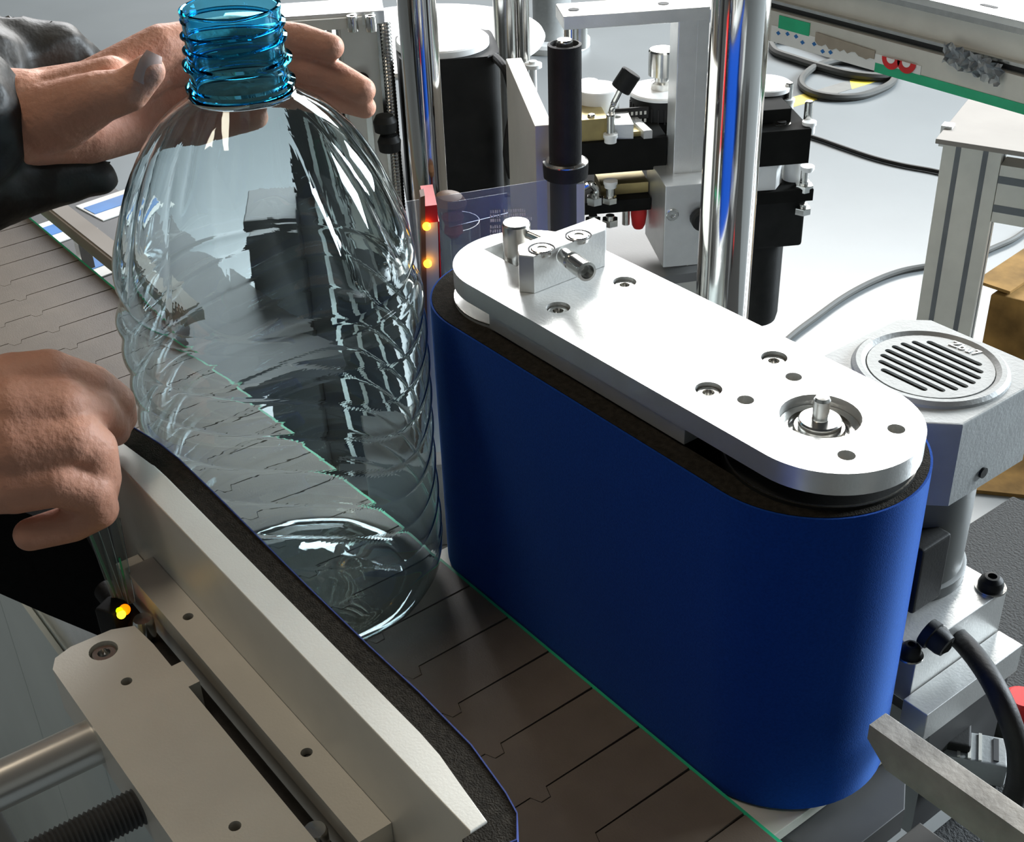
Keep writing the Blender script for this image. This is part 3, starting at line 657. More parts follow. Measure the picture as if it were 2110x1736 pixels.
# label head: two black plates, rollers, knobs
LB = 1.215
lh = lthing('labelling_machine', .33, LB + .06, .0, 'label feed head with two black plates, white bushings and knobs, behind the column', 'machine')
b = MB(); b.span(.205, .304, LB, LB + .085, .0480, .0815, .001, LF); b.prism([(.3385, LB), (.4515, LB), (.4515, LB + .075), (.435, LB + .11), (.3385, LB + .11)], .0420, .0785, bev=.0008, X=LF); b.span(.3039, .3386, LB + .0405, LB + .085, .045, .080, 0, LF); b.span(.392, .4370, LB + .022, LB + .058, .0786, .0930, .001, LF); b.done('upper_plate', 'matte', lh)
b = MB(); b.span(.205, .2895, LB, LB + .10, .0050, .0185, .001, LF); b.prism([(.3570, LB), (.4600, LB), (.4600, LB + .10), (.3570, LB + .10)], .0005, .0135, bev=.0008, X=LF); b.span(.2894, .3571, LB + .0375, LB + .09, .001, .014, 0, LF); b.done('lower_plate', 'matte', lh)
b = MB(); b.span(.240, .2895, LB + .014, LB + .05, .0186, .030, .0006, LF); b.done('yellow_plate', 'brass', lh)
b = MB(); b.span(.205, .245, LB + .004, LB + .05, .0816, .104, .0008, LF); b.done('yellow_block', 'brass', lh)
b = MB(); b.prism([(.243, LB + .006), (.270, LB + .002), (.272, LB + .046), (.240, LB + .050)], .0816, .0965, holes=[circ(.258, LB + .026, .0045, 16)], X=LF); b.done('silver_block', 'alu', lh)
b = MB(); b.prism([(.280, LB - .0005), (.2885, LB - .0005), (.281, LB + .050), (.272, LB + .050)], .0816, .0900, bev=.0006, X=LF); b.done('silver_strip', 'alu', lh)
b = MB(); b.span(.270, .2795, LB + .008, LB + .03, .0816, .0865, 0, LF); b.done('brass_strip', 'brass', lh)
# front bushings with pins
def bushing(x, y_top, y_bot, bb, par, m='white', r=.0072):
    a_, zt_ = A(x, y_top, bb); q_ = lw(a_, bb, 0); zb_ = A(x, y_bot, bb)[1]
    m_ = MB(); m_.rev([(r * .85, zb_), (r * .85, zt_ - .004), (r, zt_ - .0035), (r, zt_), (r * .5, zt_ + .0003)], q_, n=20); m_.done('bushing', m, par)
def vpin(x, y_top, y_bot, bb, par, r=.0044, m='steel'):
    a_, zt_ = A(x, y_top, bb); q_ = lw(a_, bb, 0); zb_ = A(x, y_bot, bb)[1]
    m_ = MB(); m_.rev([(r, zb_), (r, zt_ - .001), (r * .7, zt_)], q_, n=16); m_.done('pin', m, par)
vpin(1258, 236, 278, LB - .001, lh); bushing(1258, 276, 293, LB - .002, lh)
bushing(1258, 372, 386, LB - .002, lh); vpin(1258, 380, 402, LB - .001, lh, .0045)
a_, z_ = A(1258, 416, LB - .002); q = lw(a_, LB + .002, z_); hexnut((q.x, q.y, z_ - .002), .008, .006, lh)
vpin(1627, 170, 203, LB + .075, lh); bushing(1624, 203, 248, LB + .075, lh)
vpin(1668, 208, 250, LB + .020, lh); bushing(1668, 250, 274, LB + .012, lh)
bushing(1664, 342, 352, LB + .008, lh); vpin(1659, 350, 378, LB + .008, lh, .0042)
a_, z_ = A(1656, 392, LB + .008); q = lw(a_, LB + .008, z_); hexnut((q.x, q.y, z_), .010, .007, lh)
bushing(1611, 253, 276, LB + .02, lh, 'steel', .0088)
a_, z_ = A(1611, 252, LB + .02); q = lw(a_, LB + .02, z_ + .0006); b = MB(); b.cyl(q, q + Vector((0, 0, .0004)), .0045, n=16); b.done('bushing_hole', 'groove', lh)
for x, y in ((1219, 235), (1228, 240), (1236, 247)):
    vpin(x, y, y + 22, LB + .012, lh, .0042)
# nuts under the lower plate
for x, y, bb in ((1222, 452, LB + .01), (1257, 452, LB + .004), (1654, 428, LB + .012)):
    a_, z_ = A(x, y, bb); q = lw(a_, bb, z_); hexnut((q.x, q.y, z_ - .006), .009, .007, lh)
b = MB(); a_, z_ = A(1316, 440, LB + .02); q = lw(a_, LB + .02, z_); b.rev([(.005, -.016), (.007, -.012), (.0085, 0), (.0085, .012)], q, n=18); b.done('red_foot', 'red', lh)
for x in (1290,):
    a_, z_ = A(x, 440, LB + .02); q = lw(a_, LB + .02, z_); b = MB(); b.cyl(q - Vector((0, 0, .012)), q + Vector((0, 0, .01)), .004, n=14); b.done('foot_pin', 'steel', lh)
b = MB(); b.tube([lw(A(x, y, LB - .004)[0], LB - .004, A(x, y, LB - .004)[1]) for x, y in ((1203, 386), (1218, 380), (1228, 392), (1228, 408))], .0035, 10); a_, z_ = A(1226, 414, LB); b.done('bent_pipe', 'chrome', lh)
q = lw(a_, LB + .003, z_); hexnut((q.x, q.y, z_ - .004), .0085, .008, lh)
# white block and round foot between the plates on the right
b = MB(); a0_, zt_ = A(1570, 350, LB + .004); a1_, zb_ = A(1598, 383, LB + .004)
b.prism([(a0_ - .03, LB + .006), (a1_, LB + .004), (a1_ + .012, LB + .022), (a1_ + .012, LB + .05), (a0_ - .03, LB + .05)], .0140, .0415, bev=.001, X=LF); b.done('white_block', 'white', lh)
a_, z_ = A(1634, 378, LB + .03); q = lw(a_, LB + .03, .0140); b = MB(); b.rev([(.012, 0), (.0125, .012), (.010, .022), (.004, .026), (.0002, .0265)], q, n=24); b.done('white_dome', 'white', lh)
# motor hanging below
mo = lthing('hanging_motor', .44, LB + .05, -.16, 'black round motor hanging under the label head, right of the chrome post', 'motor')
MBb = LB + .062
aL, z_ = A(1545, 420, LB + .03); aR, _ = A(1655, 420, LB + .03)
b = MB(); b.span(aR - .066, aR - .002, LB + .015, LB + .085, A(1650, 508, LB + .015)[1], 0, .004, LF); b.done('gearbox', 'black', mo)
b = MB(); q = lw(aR - .041, LB + .05, 0); zb = A(1600, 652, LB + .05)[1]; b.rev([(.020, zb), (.0268, zb + .004), (.0285, zb + .012), (.0285, -.05)], q, n=36); b.done('motor_can', 'black', mo)
a_, z_ = A(1637, 512, LB + .05); q = lw(aR - .008, LB + .04, A(1650, 508, LB + .015)[1] - .007); b = MB(); b.cyl(q, q + Vector((0, 0, .007)), .004, n=12); b.done('motor_bolt', 'steel', mo)

# pulleys, knobs above the head
KB = 1.285
a_, z_ = A(1363, 185, KB)
kk = lthing('feed_roller', a_, KB, .0815, 'black ribbed feed roller with polished knob, behind the square column', 'roller')
q = lw(a_, KB, 0)
b = MB(); ang = 64; prof2 = [(.0315, .0818), (.0315, z_ - .004), (.0300, z_ - .003)]; b.rev(prof2, q, n=48); b.done('ribbed_drum', 'black', kk)
b = MB(); b.rev([(.0335, z_ - .0028), (.0340, z_), (.0325, z_ + .0012), (.015, z_ + .0015)], q, n=48); b.done('top_disc', 'white', kk)
b = MB(); b.rev([(.011, z_ + .0016), (.011, z_ + .008), (.0075, z_ + .010), (.0075, z_ + .015), (.0140, z_ + .016), (.0142, z_ + .040), (.0130, z_ + .042)], q, n=40); b.done('polished_knob', 'steel', kk)
for i in range(30):
    t = 2 * PI * i / 30; b = MB() if i == 0 else b; b.box((q.x + .0316 * math.cos(t), q.y + .0316 * math.sin(t), (z_ + .07) / 2), (.0016, .0016, z_ - .09), t)
b.done('drum_ribs', 'rubber', kk, stuff=True)
# toothed belt between the rollers
b = MB(); a1_ = A(1230, 200, KB)[0]; zb0 = .088; zb1 = z_ - .006
b.span(a1_, a_ - .02, KB - .0305, KB - .0285, zb0, zb1, 0, LF); b.done('timing_belt', 'rubber', kk)
b = MB()
k = 0; a2_ = a1_ + .002
while a2_ < a_ - .024:
    for zz in (zb1 - .004, zb1 - .012): b.span(a2_, a2_ + .0022, KB - .0312, KB - .0306, zz - .0035, zz, 0, LF)
    a2_ += .0045
b.done('belt_teeth', 'anod', kk, stuff=True)
ac2, zc2 = A(1230, 183, KB - .01); q = lw(ac2, KB - .01, 0)
wp = lthing('white_roller', ac2, KB - .01, .09, 'short white roller left of the ribbed feed roller', 'roller')
b = MB(); b.rev([(.0225, .0816), (.0225, zc2 + .001), (.0215, zc2 + .002)], q, n=40); b.done('roller_body', 'white', wp)
a_, z_ = A(1214, 168, KB + .02); q = lw(a_, KB + .02, 0); b = MB(); b.rev([(.006, .0816), (.006, z_ - .002), (.009, z_ - .001), (.009, z_ + .001)], q, n=20); b.done('cap_screw', 'steel', wp)
# right white disc behind chrome post
a_, z_ = A(1578, 170, KB + .02); q = lw(a_ - .002, KB + .02, 0)
wd = lthing('white_disc_roller', a_, KB + .02, .08, 'white topped black roller peeking out right of the chrome post', 'roller')
b = MB(); b.rev([(.0250, .0786), (.0250, z_ - .006)], q, n=40); b.done('drum', 'black', wd)
b = MB(); b.rev([(.0290, z_ - .0055), (.0295, z_ - .001), (.0280, z_)], q, n=40); b.done('disc_top', 'white', wd)
# spring arm with black knob
sa = lthing('spring_knob', *(A(1270, 180, LB + .02)[0],), LB + .02, .0817, 'small black knurled knob on a bent spring arm, left of the ribbed roller', 'knob')
pp = [(1254, 262), (1258, 240), (1264, 215), (1273, 195), (1278, 185)]
b = MB(); P3 = [lw(A(x, y, LB + .004)[0], LB + .004, A(x, y, LB + .004)[1]) for x, y in pp]; b.tube(P3, .0030, 10); b.done('spring_arm', 'steel', sa)
top = P3[-1]; d = (P3[-1] - P3[-2]).normalized(); d = (d + WV * .15).normalized()
b = MB(); b.rev([(.0095, 0), (.0102, .001), (.0102, .019), (.0095, .020), (.006, .0202)], top, d, 24); b.done('knurled_knob', 'black', sa)

# left frame with lead screw behind the hand
FB = 1.30
lf = lthing('slide_frame', -.04, FB + .02, BZ, 'silver slide frame with lead screw and socket bolts, behind the fingers', 'frame')
za = A(700, 55, FB)[1]; zb = A(700, 30, FB)[1]; a_r = A(792, 30, FB)[0]; a_l = A(560, 40, FB)[0]
b = MB(); b.span(a_l - .05, a_r, FB, FB + .050, za, za + .013, .001, LF); b.done('top_beam', 'alu', lf)
b = MB(); b.span(a_l - .05, a_r - .022, FB - .006, FB - .0005, za - .001, za + .0095, 0, LF); b.done('face_strip', 'anod', lf)
for x in (725, 763):
    a_, z_ = A(x, 34, FB - .008); q = lw(a_, FB - .008, z_ - .014); socket_screw(q, .0056, .015, lf)
aa0 = A(706, 120, FB)[0]; aa1 = A(781, 120, FB)[0]
b = MB(); b.span(aa0, aa1, FB + .010, FB + .016, BZ, za - .001, 0, LF); b.done('back_web', 'anod', lf)
b = MB(); b.span(A(600, 300, FB)[0], A(812, 120, FB)[0], FB + .018, FB + .05, -.62, A(600, 190, FB)[1], .002, LF); b.done('lower_housing', 'dark', lf)
b = MB(); b.span(A(500, 400, FB)[0], A(600, 300, FB)[0], FB - .05, FB + .05, -.40, A(560, 420, FB)[1], .002, LF); b.done('side_box', 'dark', lf)
for x_ in (650, 700, 760):
    b = MB(); b.span(A(x_, 300, FB)[0], A(x_, 300, FB)[0] + .006, FB + .008, FB + .018, -.6, A(600, 200, FB)[1], 0, LF); b.done('guide_strip', 'steel', lf)
b = MB(); b.span(aa1, aa1 + .003, FB + .002, FB + .018, BZ, za - .001, 0, LF); b.done('edge_strip', 'steel', lf)
for x in (680, 699):
    a_ = A(x, 80, FB)[0]; q = lw(a_, FB + .012, 0); b = MB(); b.cyl((q.x, q.y, BZ), (q.x, q.y, za - .001), .0028, n=12); b.done('thin_rod', 'steel', lf)
a_ = A(798, 120, FB)[0]; q = lw(a_, FB + .006, 0)
prof_ = []; z_ = BZ
while z_ < za: prof_ += [(.0052, z_), (.0066, z_ + .0018)]; z_ += .0036
b = MB(); b.rev(prof_, q, n=18); b.done('lead_screw', 'steel', lf)
for x, y in ((793, 250), (802, 290)):
    a_, z_ = A(x, y, FB - .02); q = lw(a_, FB - .02, z_); b = MB(); b.rev([(.004, -.012), (.011, -.010), (.012, 0), (.009, .006), (.003, .008)], q, n=18); b.done('clamp_lever', 'black', lf)
b = MB(); a_, z_ = A(745, 165, FB + .004); q = lw(a_, FB + .004, z_); b.rev([(.008, 0), (.008, .004), (.006, .005)], q, -NV, 18); b.done('boss', 'black', lf)

# ------------------------------------------------------------------ far floor items
def fthing(name, q, label, cat, group=None): return thing(name, (q.x, q.y, FZ), label, cat, group)
q = gz(1138, 92, FZ)
ft = fthing('floor_post', q, 'grey steel post with white round foot on the floor, far behind the roller', 'post')
b = MB(); b.rev([(.135, 0), (.135, .02), (.125, .03), (.08, .03)], q, n=40); b.done('round_foot', 'white', ft)
b = MB(); b.cyl(q + Vector((0, 0, .03)), q + Vector((0, 0, .9)), .068, n=32); b.done('post', 'cast', ft)
# yellow and black floor tape
tape = [(1700, 203), (1880, 160)]
p = gz(1610, 218, FZ); e = gz(1840, 148, FZ); d = (e - p).normalized(); L = 2.6; nrm = Vector((-d.y, d.x, 0))
tp2 = fthing('hazard_tape', p, 'yellow and dark hazard tape stuck on the grey floor at upper right', 'tape')
step = .155
for i in range(int(L / step)):
    a_ = p + d * (i * step); w2 = .032
    pts = [(a_ + nrm * -w2 + d * -.03), (a_ + nrm * -w2 + d * (step - .03)), (a_ + nrm * w2 + d * (step + .03)), (a_ + nrm * w2 + d * .03)]
    b = MB(); b.prism([(v.x, v.y) for v in pts], FZ + .0002, FZ + .0010); b.done('stripe', 'yellow' if i % 2 == 0 else 'tapeblk', tp2)
# cables on the floor
def fcable(pts, r, label, lift=0.0, m='rubber'):
    P3 = [gz(x, y, FZ + r + .001) for x, y in pts]
    t = MB().tube(P3, r, 8, 6).done('floor_cable', m); return tag(t, label, 'cable')
M['greycable'] = mat('grey_cable', (.045, .045, .04), .65)
fcable([(1590, 88), (1606, 80), (1640, 82), (1680, 95), (1740, 120), (1800, 135), (1850, 140), (1890, 150)], .014, 'dark floor cable running from behind the chrome post to the loop', m='greycable')
fcable([(1588, 92), (1600, 108), (1640, 122), (1690, 138), (1745, 152), (1800, 158), (1840, 157)], .014, 'second dark cable of the bundle on the floor, lower one', m='greycable')
fcable([(1846, 150), (1838, 170), (1810, 186), (1770, 198), (1720, 200), (1675, 192), (1652, 176), (1655, 158), (1680, 138), (1720, 126), (1770, 124)], .012, 'coiled loop of dark cable lying around the yellow floor tape', m='greycable')
fcable([(1560, 262), (1620, 270), (1676, 283), (1740, 305), (1800, 325), (1860, 340), (1925, 352), (2000, 370)], .006, 'thin black cable across the floor between label head and table leg')
fcable([(1560, 760), (1628, 695), (1680, 655), (1740, 612), (1800, 580), (1860, 558), (1930, 545), (2000, 530), (2055, 508), (2090, 492), (2120, 470)], .007, 'thin grey cable arching over the floor behind the fan cover', m='greycable')
# cardboard box and brown sheet at the right
cbx = fthing('cardboard_box', gz(2120, 690, FZ), 'worn brown cardboard box on the floor behind the fan cover', 'box')
def topz(x, y, zz): return gz(x, y, zz)
p1_, p2_, p3_ = gz(2043, 605, FZ + .25), gz(2110, 560, FZ + .25), gz(2054, 690, FZ)
cpts = [(p1_.x, p1_.y), (p1_.x + .24, p1_.y + .08), (p1_.x + .20, p1_.y + .50), (p1_.x - .05, p1_.y + .45)]
b = MB(); b.prism(cpts, FZ + .0005, FZ + .25, bev=.004); b.done('carton', 'card', cbx)
b = MB(); b.beam((p1_.x - .006, p1_.y + .01, FZ + .2575), (p1_.x - .052, p1_.y + .44, FZ + .262), .07, .006); b.done('flap', 'card', cbx)
tr = [gz(x, y, FZ) for x, y in ((1992, 905), (2400, 975), (2330, 1050), (1975, 1014))]
b = MB(); b.prism([(v.x, v.y) for v in tr], FZ + .0005, FZ + .008, bev=.001); tag(b.done('cardboard_sheet', 'card'), 'flat brown cardboard sheet on the floor at the right edge', 'sheet')

# aluminium profile table at the right
TZ = -.20
d1 = Vector((math.cos(math.radians(-160.2)), math.sin(math.radians(-160.2)), 0)); d2 = Vector((math.cos(math.radians(112.1)), math.sin(math.radians(112.1)), 0)); d1 = Vector((d2.y, -d2.x, 0))
k0 = gz(1928, 286, TZ)
tb = thing('profile_table', (k0.x + .2, k0.y + .1, FZ), 'table of grooved aluminium profiles with pale board top, at the right', 'table')
def tpt(u, v, z=0): return Vector((k0.x, k0.y, 0)) + d1 * u + d2 * v + Vector((0, 0, z))
TX = Matrix(((d1.x, d2.x, 0, k0.x), (d1.y, d2.y, 0, k0.y), (0, 0, 1, 0), (0, 0, 0, 1)))
b = MB(); b.span(0, .75, 0, .55, TZ - .008, TZ, .001, TX); b.done('table_board', 'wood', tb)
def profile(u0, u1, v0, v1, z0, z1, axis, name):
    p = MB().span(u0, u1, v0, v1, z0, z1, .001, TX).done(name, 'anod', tb)
    g_ = MB()
    if axis == 'z':
        for f in (.27, .73): g_.span(u0 + (u1 - u0) * f - .004, u0 + (u1 - u0) * f + .004, v0 - .0006, v0 + .001, z0, z1, 0, TX)
        if v1 - v0 > .03:
            g_.span(u1 - .001, u1 + .0006, (v0 + v1) / 2 - .004, (v0 + v1) / 2 + .004, z0, z1, 0, TX); g_.span(u0 - .0006, u0 + .001, (v0 + v1) / 2 - .004, (v0 + v1) / 2 + .004, z0, z1, 0, TX)
    else:
        for f in (.25, .75): g_.span(u0, u1, v0 - .0006, v0 + .001, z0 + (z1 - z0) * f - .006, z0 + (z1 - z0) * f + .006, 0, TX)
    g_.done('groove', 'tslot', tb)
profile(.010, .100, .012, .052, FZ, TZ - .0085, 'z', 'leg')
profile(.420, .510, .49, .53, FZ, TZ - .0085, 'z', 'leg')
profile(.64, .73, .012, .052, FZ, TZ - .0085, 'z', 'leg')
profile(.64, .73, .49, .53, FZ, TZ - .0085, 'z', 'leg')
profile(.1005, .6395, .012, .052, TZ - .125, TZ - .0300, 'x', 'rail')
profile(.5105, .6395, .49, .53, TZ - .125, TZ - .0300, 'x', 'rail')
b = MB(); q = gz(1944, 275, TZ); b.span(-.005, .012, .05, .07, TZ - .03, TZ + .004, 0, TX); b.done('corner_bracket', 'white', tb)

# big aluminium beam with tape at the top right
BY_ = 1.60
bmz = lambda x, y: gy(x, y, BY_)
zG0, zG1 = bmz(2000, 200).z, bmz(2000, 180).z
BX0, BX1 = -1.62, -.20
gbm = thing('machine_beam', (-1.1, BY_ + .1, -.09), 'long grooved aluminium machine beam with green and white tape, crossing the top right corner', 'beam')
zL = [bmz(2000, y).z for y in (203, 186, 130, 112, 30, 14)]
b = MB(); b.span(BX0, BX1, BY_, BY_ + .045, zL[0], zL[2], .001); b.done('lower_flange', 'anod', gbm)
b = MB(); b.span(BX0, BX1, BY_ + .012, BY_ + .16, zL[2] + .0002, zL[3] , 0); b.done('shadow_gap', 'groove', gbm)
b = MB(); b.span(BX0, BX1, BY_ + .008, BY_ + .20, zL[3] + .0002, zL[4], .002); b.done('channel_web', 'anod', gbm)
b = MB(); b.span(BX0, BX1, BY_ - .002, BY_ + .010, zL[3] + .0004, zL[3] + .005, 0); b.span(BX0, BX1, BY_ + .004, BY_ + .0078, zL[4] - .012, zL[4] - .004, 0); b.done('edge_rib', 'steel', gbm)
b = MB(); b.span(-1.42, BX1, BY_ - .010, BY_ + .28, zL[4] + .0002, zL[4] + .010, .001); b.done('top_plate', 'alu', gbm, 'bright top plate with small slots')
xg0 = bmz(1803, 140).x; b = MB(); b.span(xg0, BX1, BY_ - .0012, BY_ - .0002, zL[0] - .001, zL[0] + .013); b.done('green_tape', 'green', gbm, 'long green tape')
xg1 = bmz(1604, 38).x; xg2 = bmz(1672, 60).x
b = MB(); b.span(bmz(1606, 40).x, bmz(1670, 50).x, BY_ - .0014, BY_ - .0002, zL[2] - .024, zL[2] - .004); b.done('green_tape_piece', 'green', gbm)
xt0 = bmz(1590, 60).x
b = MB(); b.span(xt0, bmz(1900, 130).x, BY_ - .0010, BY_ - .0001, zL[0] + .0005, zL[0] + .026); b.done('white_tape', 'white', gbm)
random.seed(5)
for i in range(7):
    xx = xt0 + .015 + i * .018 + random.uniform(-.003, .003); zz = zL[0] + .012 + random.uniform(-.006, .008)
    b = MB(); b.prism([(xx - .0045, zz), (xx, zz - .0035), (xx + .0045, zz), (xx, zz + .0035)], 0, .0006, X=Matrix(((1, 0, 0, 0), (0, 0, 1, BY_ - .0018), (0, 1, 0, 0), (0, 0, 0, 1)))); b.done('blue_mark', 'bluelabel', gbm)
b = MB(); pts = []
x_a, x_b = bmz(1682, 75).x, bmz(1805, 105).x
nn = 16
for i in range(nn + 1):
    pts.append((x_a + (x_b - x_a) * i / nn, zL[0] + .034 - .004 * i / nn))
for i in range(nn, -1, -1):
    pts.append((x_a + (x_b - x_a) * i / nn, zL[0] + .018 + random.uniform(-.004, .003)))
b.prism(pts, 0, .0008, X=Matrix(((1, 0, 0, 0), (0, 0, 1, BY_ - .0026), (0, 1, 0, 0), (0, 0, 0, 1)))); b.done('torn_label_glue', 'tan', gbm)
for x in (1839, 1871):
    q = bmz(x, 118 + (x - 1839) * .25); b = MB(); r = .0165
    b.prism([(q.x + r * math.cos(PI + PI * i / 14), q.z - .001 + r * math.sin(PI + PI * i / 14)) for i in range(15)], 0, .0005, holes=[], X=Matrix(((1, 0, 0, 0), (0, 0, 1, BY_ - .0032), (0, 1, 0, 0), (0, 0, 0, 1)))); b.done('red_half_circle', 'red', gbm)
    b = MB(); b.prism([(q.x + r * .45 * math.cos(PI + PI * i / 10), q.z - .001 + r * .45 * math.sin(PI + PI * i / 10)) for i in range(11)], 0, .0005, X=Matrix(((1, 0, 0, 0), (0, 0, 1, BY_ - .0040), (0, 1, 0, 0), (0, 0, 0, 1)))); b.done('white_center', 'white', gbm)
for x, y in ((2038, 12), (1905, -20)):
    q = gz(x, y, zL[4] + .0104); b = MB(); b.prism(slot(q.x, q.y, .014, .0045, 0), zL[4] + .0101, zL[4] + .0106); b.done('slot_hole', 'groove', gbm)
for x in (-1.55, -.3):
    b = MB(); b.span(x - .04, x + .04, BY_ + .03, BY_ + .11, FZ, zL[0] - .0002, .002); b.done('leg', 'anod', gbm)
# crinkled foil strip tucked in the beam
q = gy(1985, 110, BY_ - .004); b = MB(); random.seed(11)
nx, ny = 22, 7; vs = []
for i in range(nx):
    for j in range(ny):
        x = q.x - .028 + .095 * i / (nx - 1); z = q.z + .012 - .030 * j / (ny - 1) - .012 * i / (nx - 1) * 1.0
        vs.append(b.bm.verts.new((x, BY_ - .010 - .008 * noise.noise(Vector((i * .7, j * .9, 3))) * 2, z + .005 * noise.noise(Vector((i * .6, j * .5, 9))))))
for i in range(nx - 1):
    for j in range(ny - 1): b.bm.faces.new((vs[i * ny + j], vs[(i + 1) * ny + j], vs[(i + 1) * ny + j + 1], vs[i * ny + j + 1]))
M['foil'] = clear('crinkled_clear_film', (.92, .92, .90), .15, ior=1.6, haze=.35)
fo = b.done('plastic_wrap', 'foil', flat=True); s_ = fo.modifiers.new('t', 'SOLIDIFY'); s_.thickness = .0004; tag(fo, 'crumpled clear plastic film caught on the aluminium beam', 'film')

# ------------------------------------------------------------------ the operator: two hands and black sleeves
def capsule(m, p0, r0, p1, r1, n=20):
    p0 = Vector(p0); p1 = Vector(p1); d = p1 - p0; L = max(d.length, 1e-5); k = 6
    prof = [(max(r0 * math.sin(PI / 2 * i / k), .00005), -r0 * math.cos(PI / 2 * i / k)) for i in range(k + 1)] + \
           [(max(r1 * math.cos(PI / 2 * i / k), .00005), L + r1 * math.sin(PI / 2 * i / k)) for i in range(k + 1)]
    m.rev(prof, p0, d, n)
def organic(name, chains, voxel, smooth, material, parent, label=None, ruffle=0.0, rs=30, subd=0):
    """one continuous body grown from joint chains: each chain is a list of (x, y, distance, radius)"""
    m = MB()
    for ch in chains:
        for (x0, y0, D0, r0), (x1, y1, D1, r1) in zip(ch, ch[1:]): capsule(m, gd(x0, y0, D0), r0, gd(x1, y1, D1), r1)
    o = m.done(name, material, parent, label)
    rm = o.modifiers.new('skin', 'REMESH'); rm.mode = 'VOXEL'; rm.voxel_size = voxel; rm.use_smooth_shade = True
    sm_ = o.modifiers.new('smooth', 'SMOOTH'); sm_.factor = .5; sm_.iterations = smooth
    if ruffle:
        dg = bpy.context.evaluated_depsgraph_get(); ev = o.evaluated_get(dg); me = bpy.data.meshes.new_from_object(ev)
        o.modifiers.clear(); old = o.data; o.data = me
        for v in me.vertices:
            p = v.co
            n1 = noise.noise(Vector((p.x * rs, p.y * rs, p.z * rs))); n2 = noise.noise(Vector((p.x * rs * 2.3, p.y * rs * 2.3, p.z * rs * 2.3)) + Vector((9, 1, 4)))
            v.co = p + v.normal * (ruffle * (-abs(n1) * 2.2 + .5 * n2))
        for pl in me.polygons: pl.use_smooth = True
        if not me.materials: me.materials.append(M[material])
    return o
pe = thing('person', gd(-120, 700, .95), 'person in a black jacket, one hand on the bottle, other gripping the padded bar', 'person')
upper = [
    [(-150, 240, .83, .030), (20, 236, .80, .0255), (70, 232, .79, .0235)],
    [(40, 232, .80, .0225), (190, 180, .79, .0150), (335, 96, .795, .0128)],
    [(60, 232, .80, .0240), (200, 200, .795, .0165), (325, 140, .805, .0135)],
    [(60, 240, .80, .0235), (200, 235, .80, .0160), (320, 190, .815, .0130)],
    [(50, 258, .79, .0240), (180, 272, .795, .0180), (300, 256, .815, .0140)],
    [(335, 96, .795, .0125), (478, 66, .812, .0098), (620, 80, .800, .0089), (683, 97, .790, .0076)],
    [(325, 140, .805, .0130), (540, 118, .815, .0100), (684, 152, .800, .0090), (747, 186, .790, .0079)],
    [(320, 190, .815, .0125), (520, 186, .822, .0092), (690, 200, .808, .0082), (752, 221, .797, .0068)],
    [(300, 256, .815, .0130), (400, 262, .828, .0105), (470, 252, .828, .0085), (530, 240, .822, .0072)],
    [(70, 250, .785, .0215), (130, 235, .772, .0185), (205, 200, .757, .0140), (264, 186, .750, .0115), (306, 146, .745, .0090)],
    [(120, 215, .785, .0190), (230, 160, .775, .0120)],
]
hu = organic('upper_hand', upper, .0014, 7, 'skin', pe, 'hand with spread fingers behind the bottle neck')
def nail(p, axis, nrm, w_, l_, par):
    axis = Vector(axis).normalized(); nrm = (Vector(nrm) - axis * Vector(nrm).dot(axis)).normalized(); side = axis.cross(nrm)
    b = MB(); nx, ny = 7, 7; vs = []
    for i in range(nx):
        for j in range(ny):
            u = -1 + 2 * i / (nx - 1); v = -1 + 2 * j / (ny - 1); k = math.sqrt(max(0, 1 - .25 * v * v)); uu = u * k * w_ * (1 if v < .4 else 1 - .35 * (v - .4)); 
            vs.append(b.bm.verts.new(Vector(p) + side * uu + axis * v * l_ + nrm * (-.28 * w_ * u * u - .10 * l_ * v * v)))
    for i in range(nx - 1):
        for j in range(ny - 1): b.bm.faces.new((vs[i * ny + j], vs[(i + 1) * ny + j], vs[(i + 1) * ny + j + 1], vs[i * ny + j + 1]))
    o = b.done('nail', 'nail', par); s_ = o.modifiers.new('t', 'SOLIDIFY'); s_.thickness = .0006; s_.offset = 0
nail(gd(309, 143, .7372), gd(318, 112, .742) - gd(292, 175, .742), -ray(309, 143) + R0 * .55, .0064, .0085, hu)
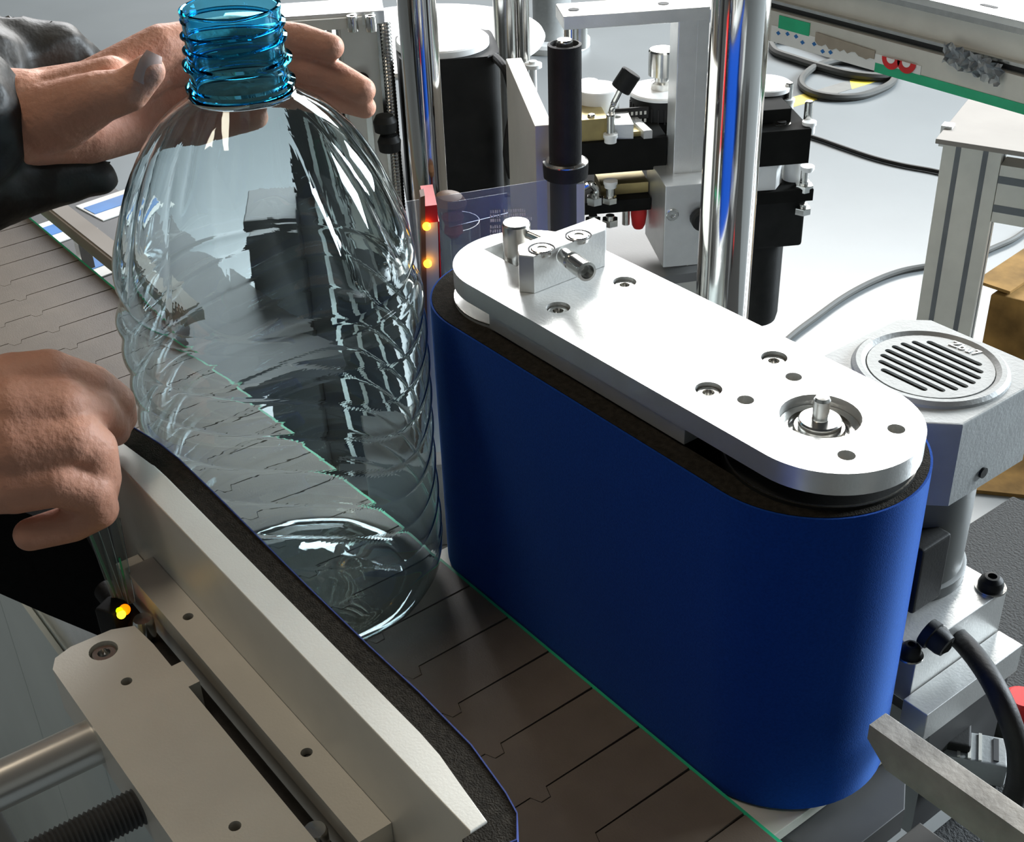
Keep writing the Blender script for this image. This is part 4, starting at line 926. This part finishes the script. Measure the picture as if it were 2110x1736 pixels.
lower = [
    [(-260, 905, .76, .030), (-110, 905, .73, .027), (-20, 895, .715, .0265)],
    [(-60, 850, .72, .0240), (30, 800, .712, .0185), (100, 778, .708, .0148)],
    [(-60, 880, .715, .0250), (40, 850, .702, .0200), (128, 842, .697, .0158)],
    [(-60, 930, .715, .0250), (40, 920, .700, .0200), (150, 905, .694, .0160)],
    [(-60, 970, .718, .0230), (30, 985, .705, .0185), (118, 985, .698, .0150)],
    [(100, 778, .708, .0145), (190, 795, .712, .0112), (240, 828, .722, .0098), (250, 862, .742, .0086)],
    [(128, 842, .697, .0150), (196, 846, .706, .0112), (226, 872, .722, .0098), (236, 888, .745, .0088)],
    [(150, 905, .694, .0155), (188, 926, .696, .0132), (205, 985, .705, .0112), (206, 1020, .724, .0095)],
    [(118, 985, .698, .0150), (184, 1010, .700, .0125), (200, 1048, .708, .0112), (150, 1078, .712, .0100), (62, 1102, .712, .0086)],
    [(30, 900, .702, .0210), (120, 900, .698, .0180)],
]
hl = organic('lower_hand', lower, .0014, 6, 'skin', pe, 'hand clenched over the end of the padded bar')
sleeve = [
    [(-420, 260, .86, .062), (-220, 250, .80, .056), (-112, 250, .790, .047)],
    [(-160, 125, .86, .045), (0, 128, .855, .0290), (110, 108, .855, .0205), (165, 118, .858, .0120)],
    [(60, 140, .86, .020), (120, 78, .86, .0095), (200, 116, .862, .0065)],
    [(10, 75, .85, .0090), (110, 62, .85, .0065)],
    [(-60, 390, .80, .030), (20, 385, .795, .0210), (110, 366, .80, .0185), (198, 364, .805, .0135)],
    [(-60, 350, .79, .032), (60, 350, .80, .0160), (190, 352, .81, .0110)],
    [(-60, 200, .85, .050), (10, 230, .86, .035), (30, 300, .85, .030), (60, 340, .825, .018)],
]
organic('jacket_sleeve', sleeve, .0030, 8, 'leather', pe, 'black leather sleeve with puckered cuff', ruffle=.0024, rs=32)
sleeve2 = [[(-620, 930, .86, .058), (-380, 915, .78, .052), (-190, 905, .75, .046)], [(-215, 800, .75, .012), (-190, 900, .75, .030), (-200, 1000, .75, .012)]]
organic('jacket_sleeve', sleeve2, .0040, 3, 'leather', pe, 'black leather sleeve of the lower arm', ruffle=.004, rs=34)
# front hem of the jacket below the gripping hand
HB = gd(120, 1180, .79).dot(NV)
pts = [A(x, y, HB) for x, y in ((-150, 900), (10, 1045), (50, 1056), (120, 1085), (176, 1105), (214, 1175), (244, 1236), (240, 1285), (206, 1312), (100, 1268), (0, 1224), (-160, 1160))]
b = MB(); b.prism(pts, 0, .06, bev=.002, X=LF @ Matrix(((1, 0, 0, 0), (0, 0, 1, HB), (0, 1, 0, 0), (0, 0, 0, 1)))); b.done('jacket_hem', 'cloth', pe, 'black cloth hem')
b = MB(); b.beam(gd(60, 1128, .775), gd(166, 1101, .775), .0018, .0018); b.done('hem_piping', 'anod', pe, 'pale thin piping on the hem')
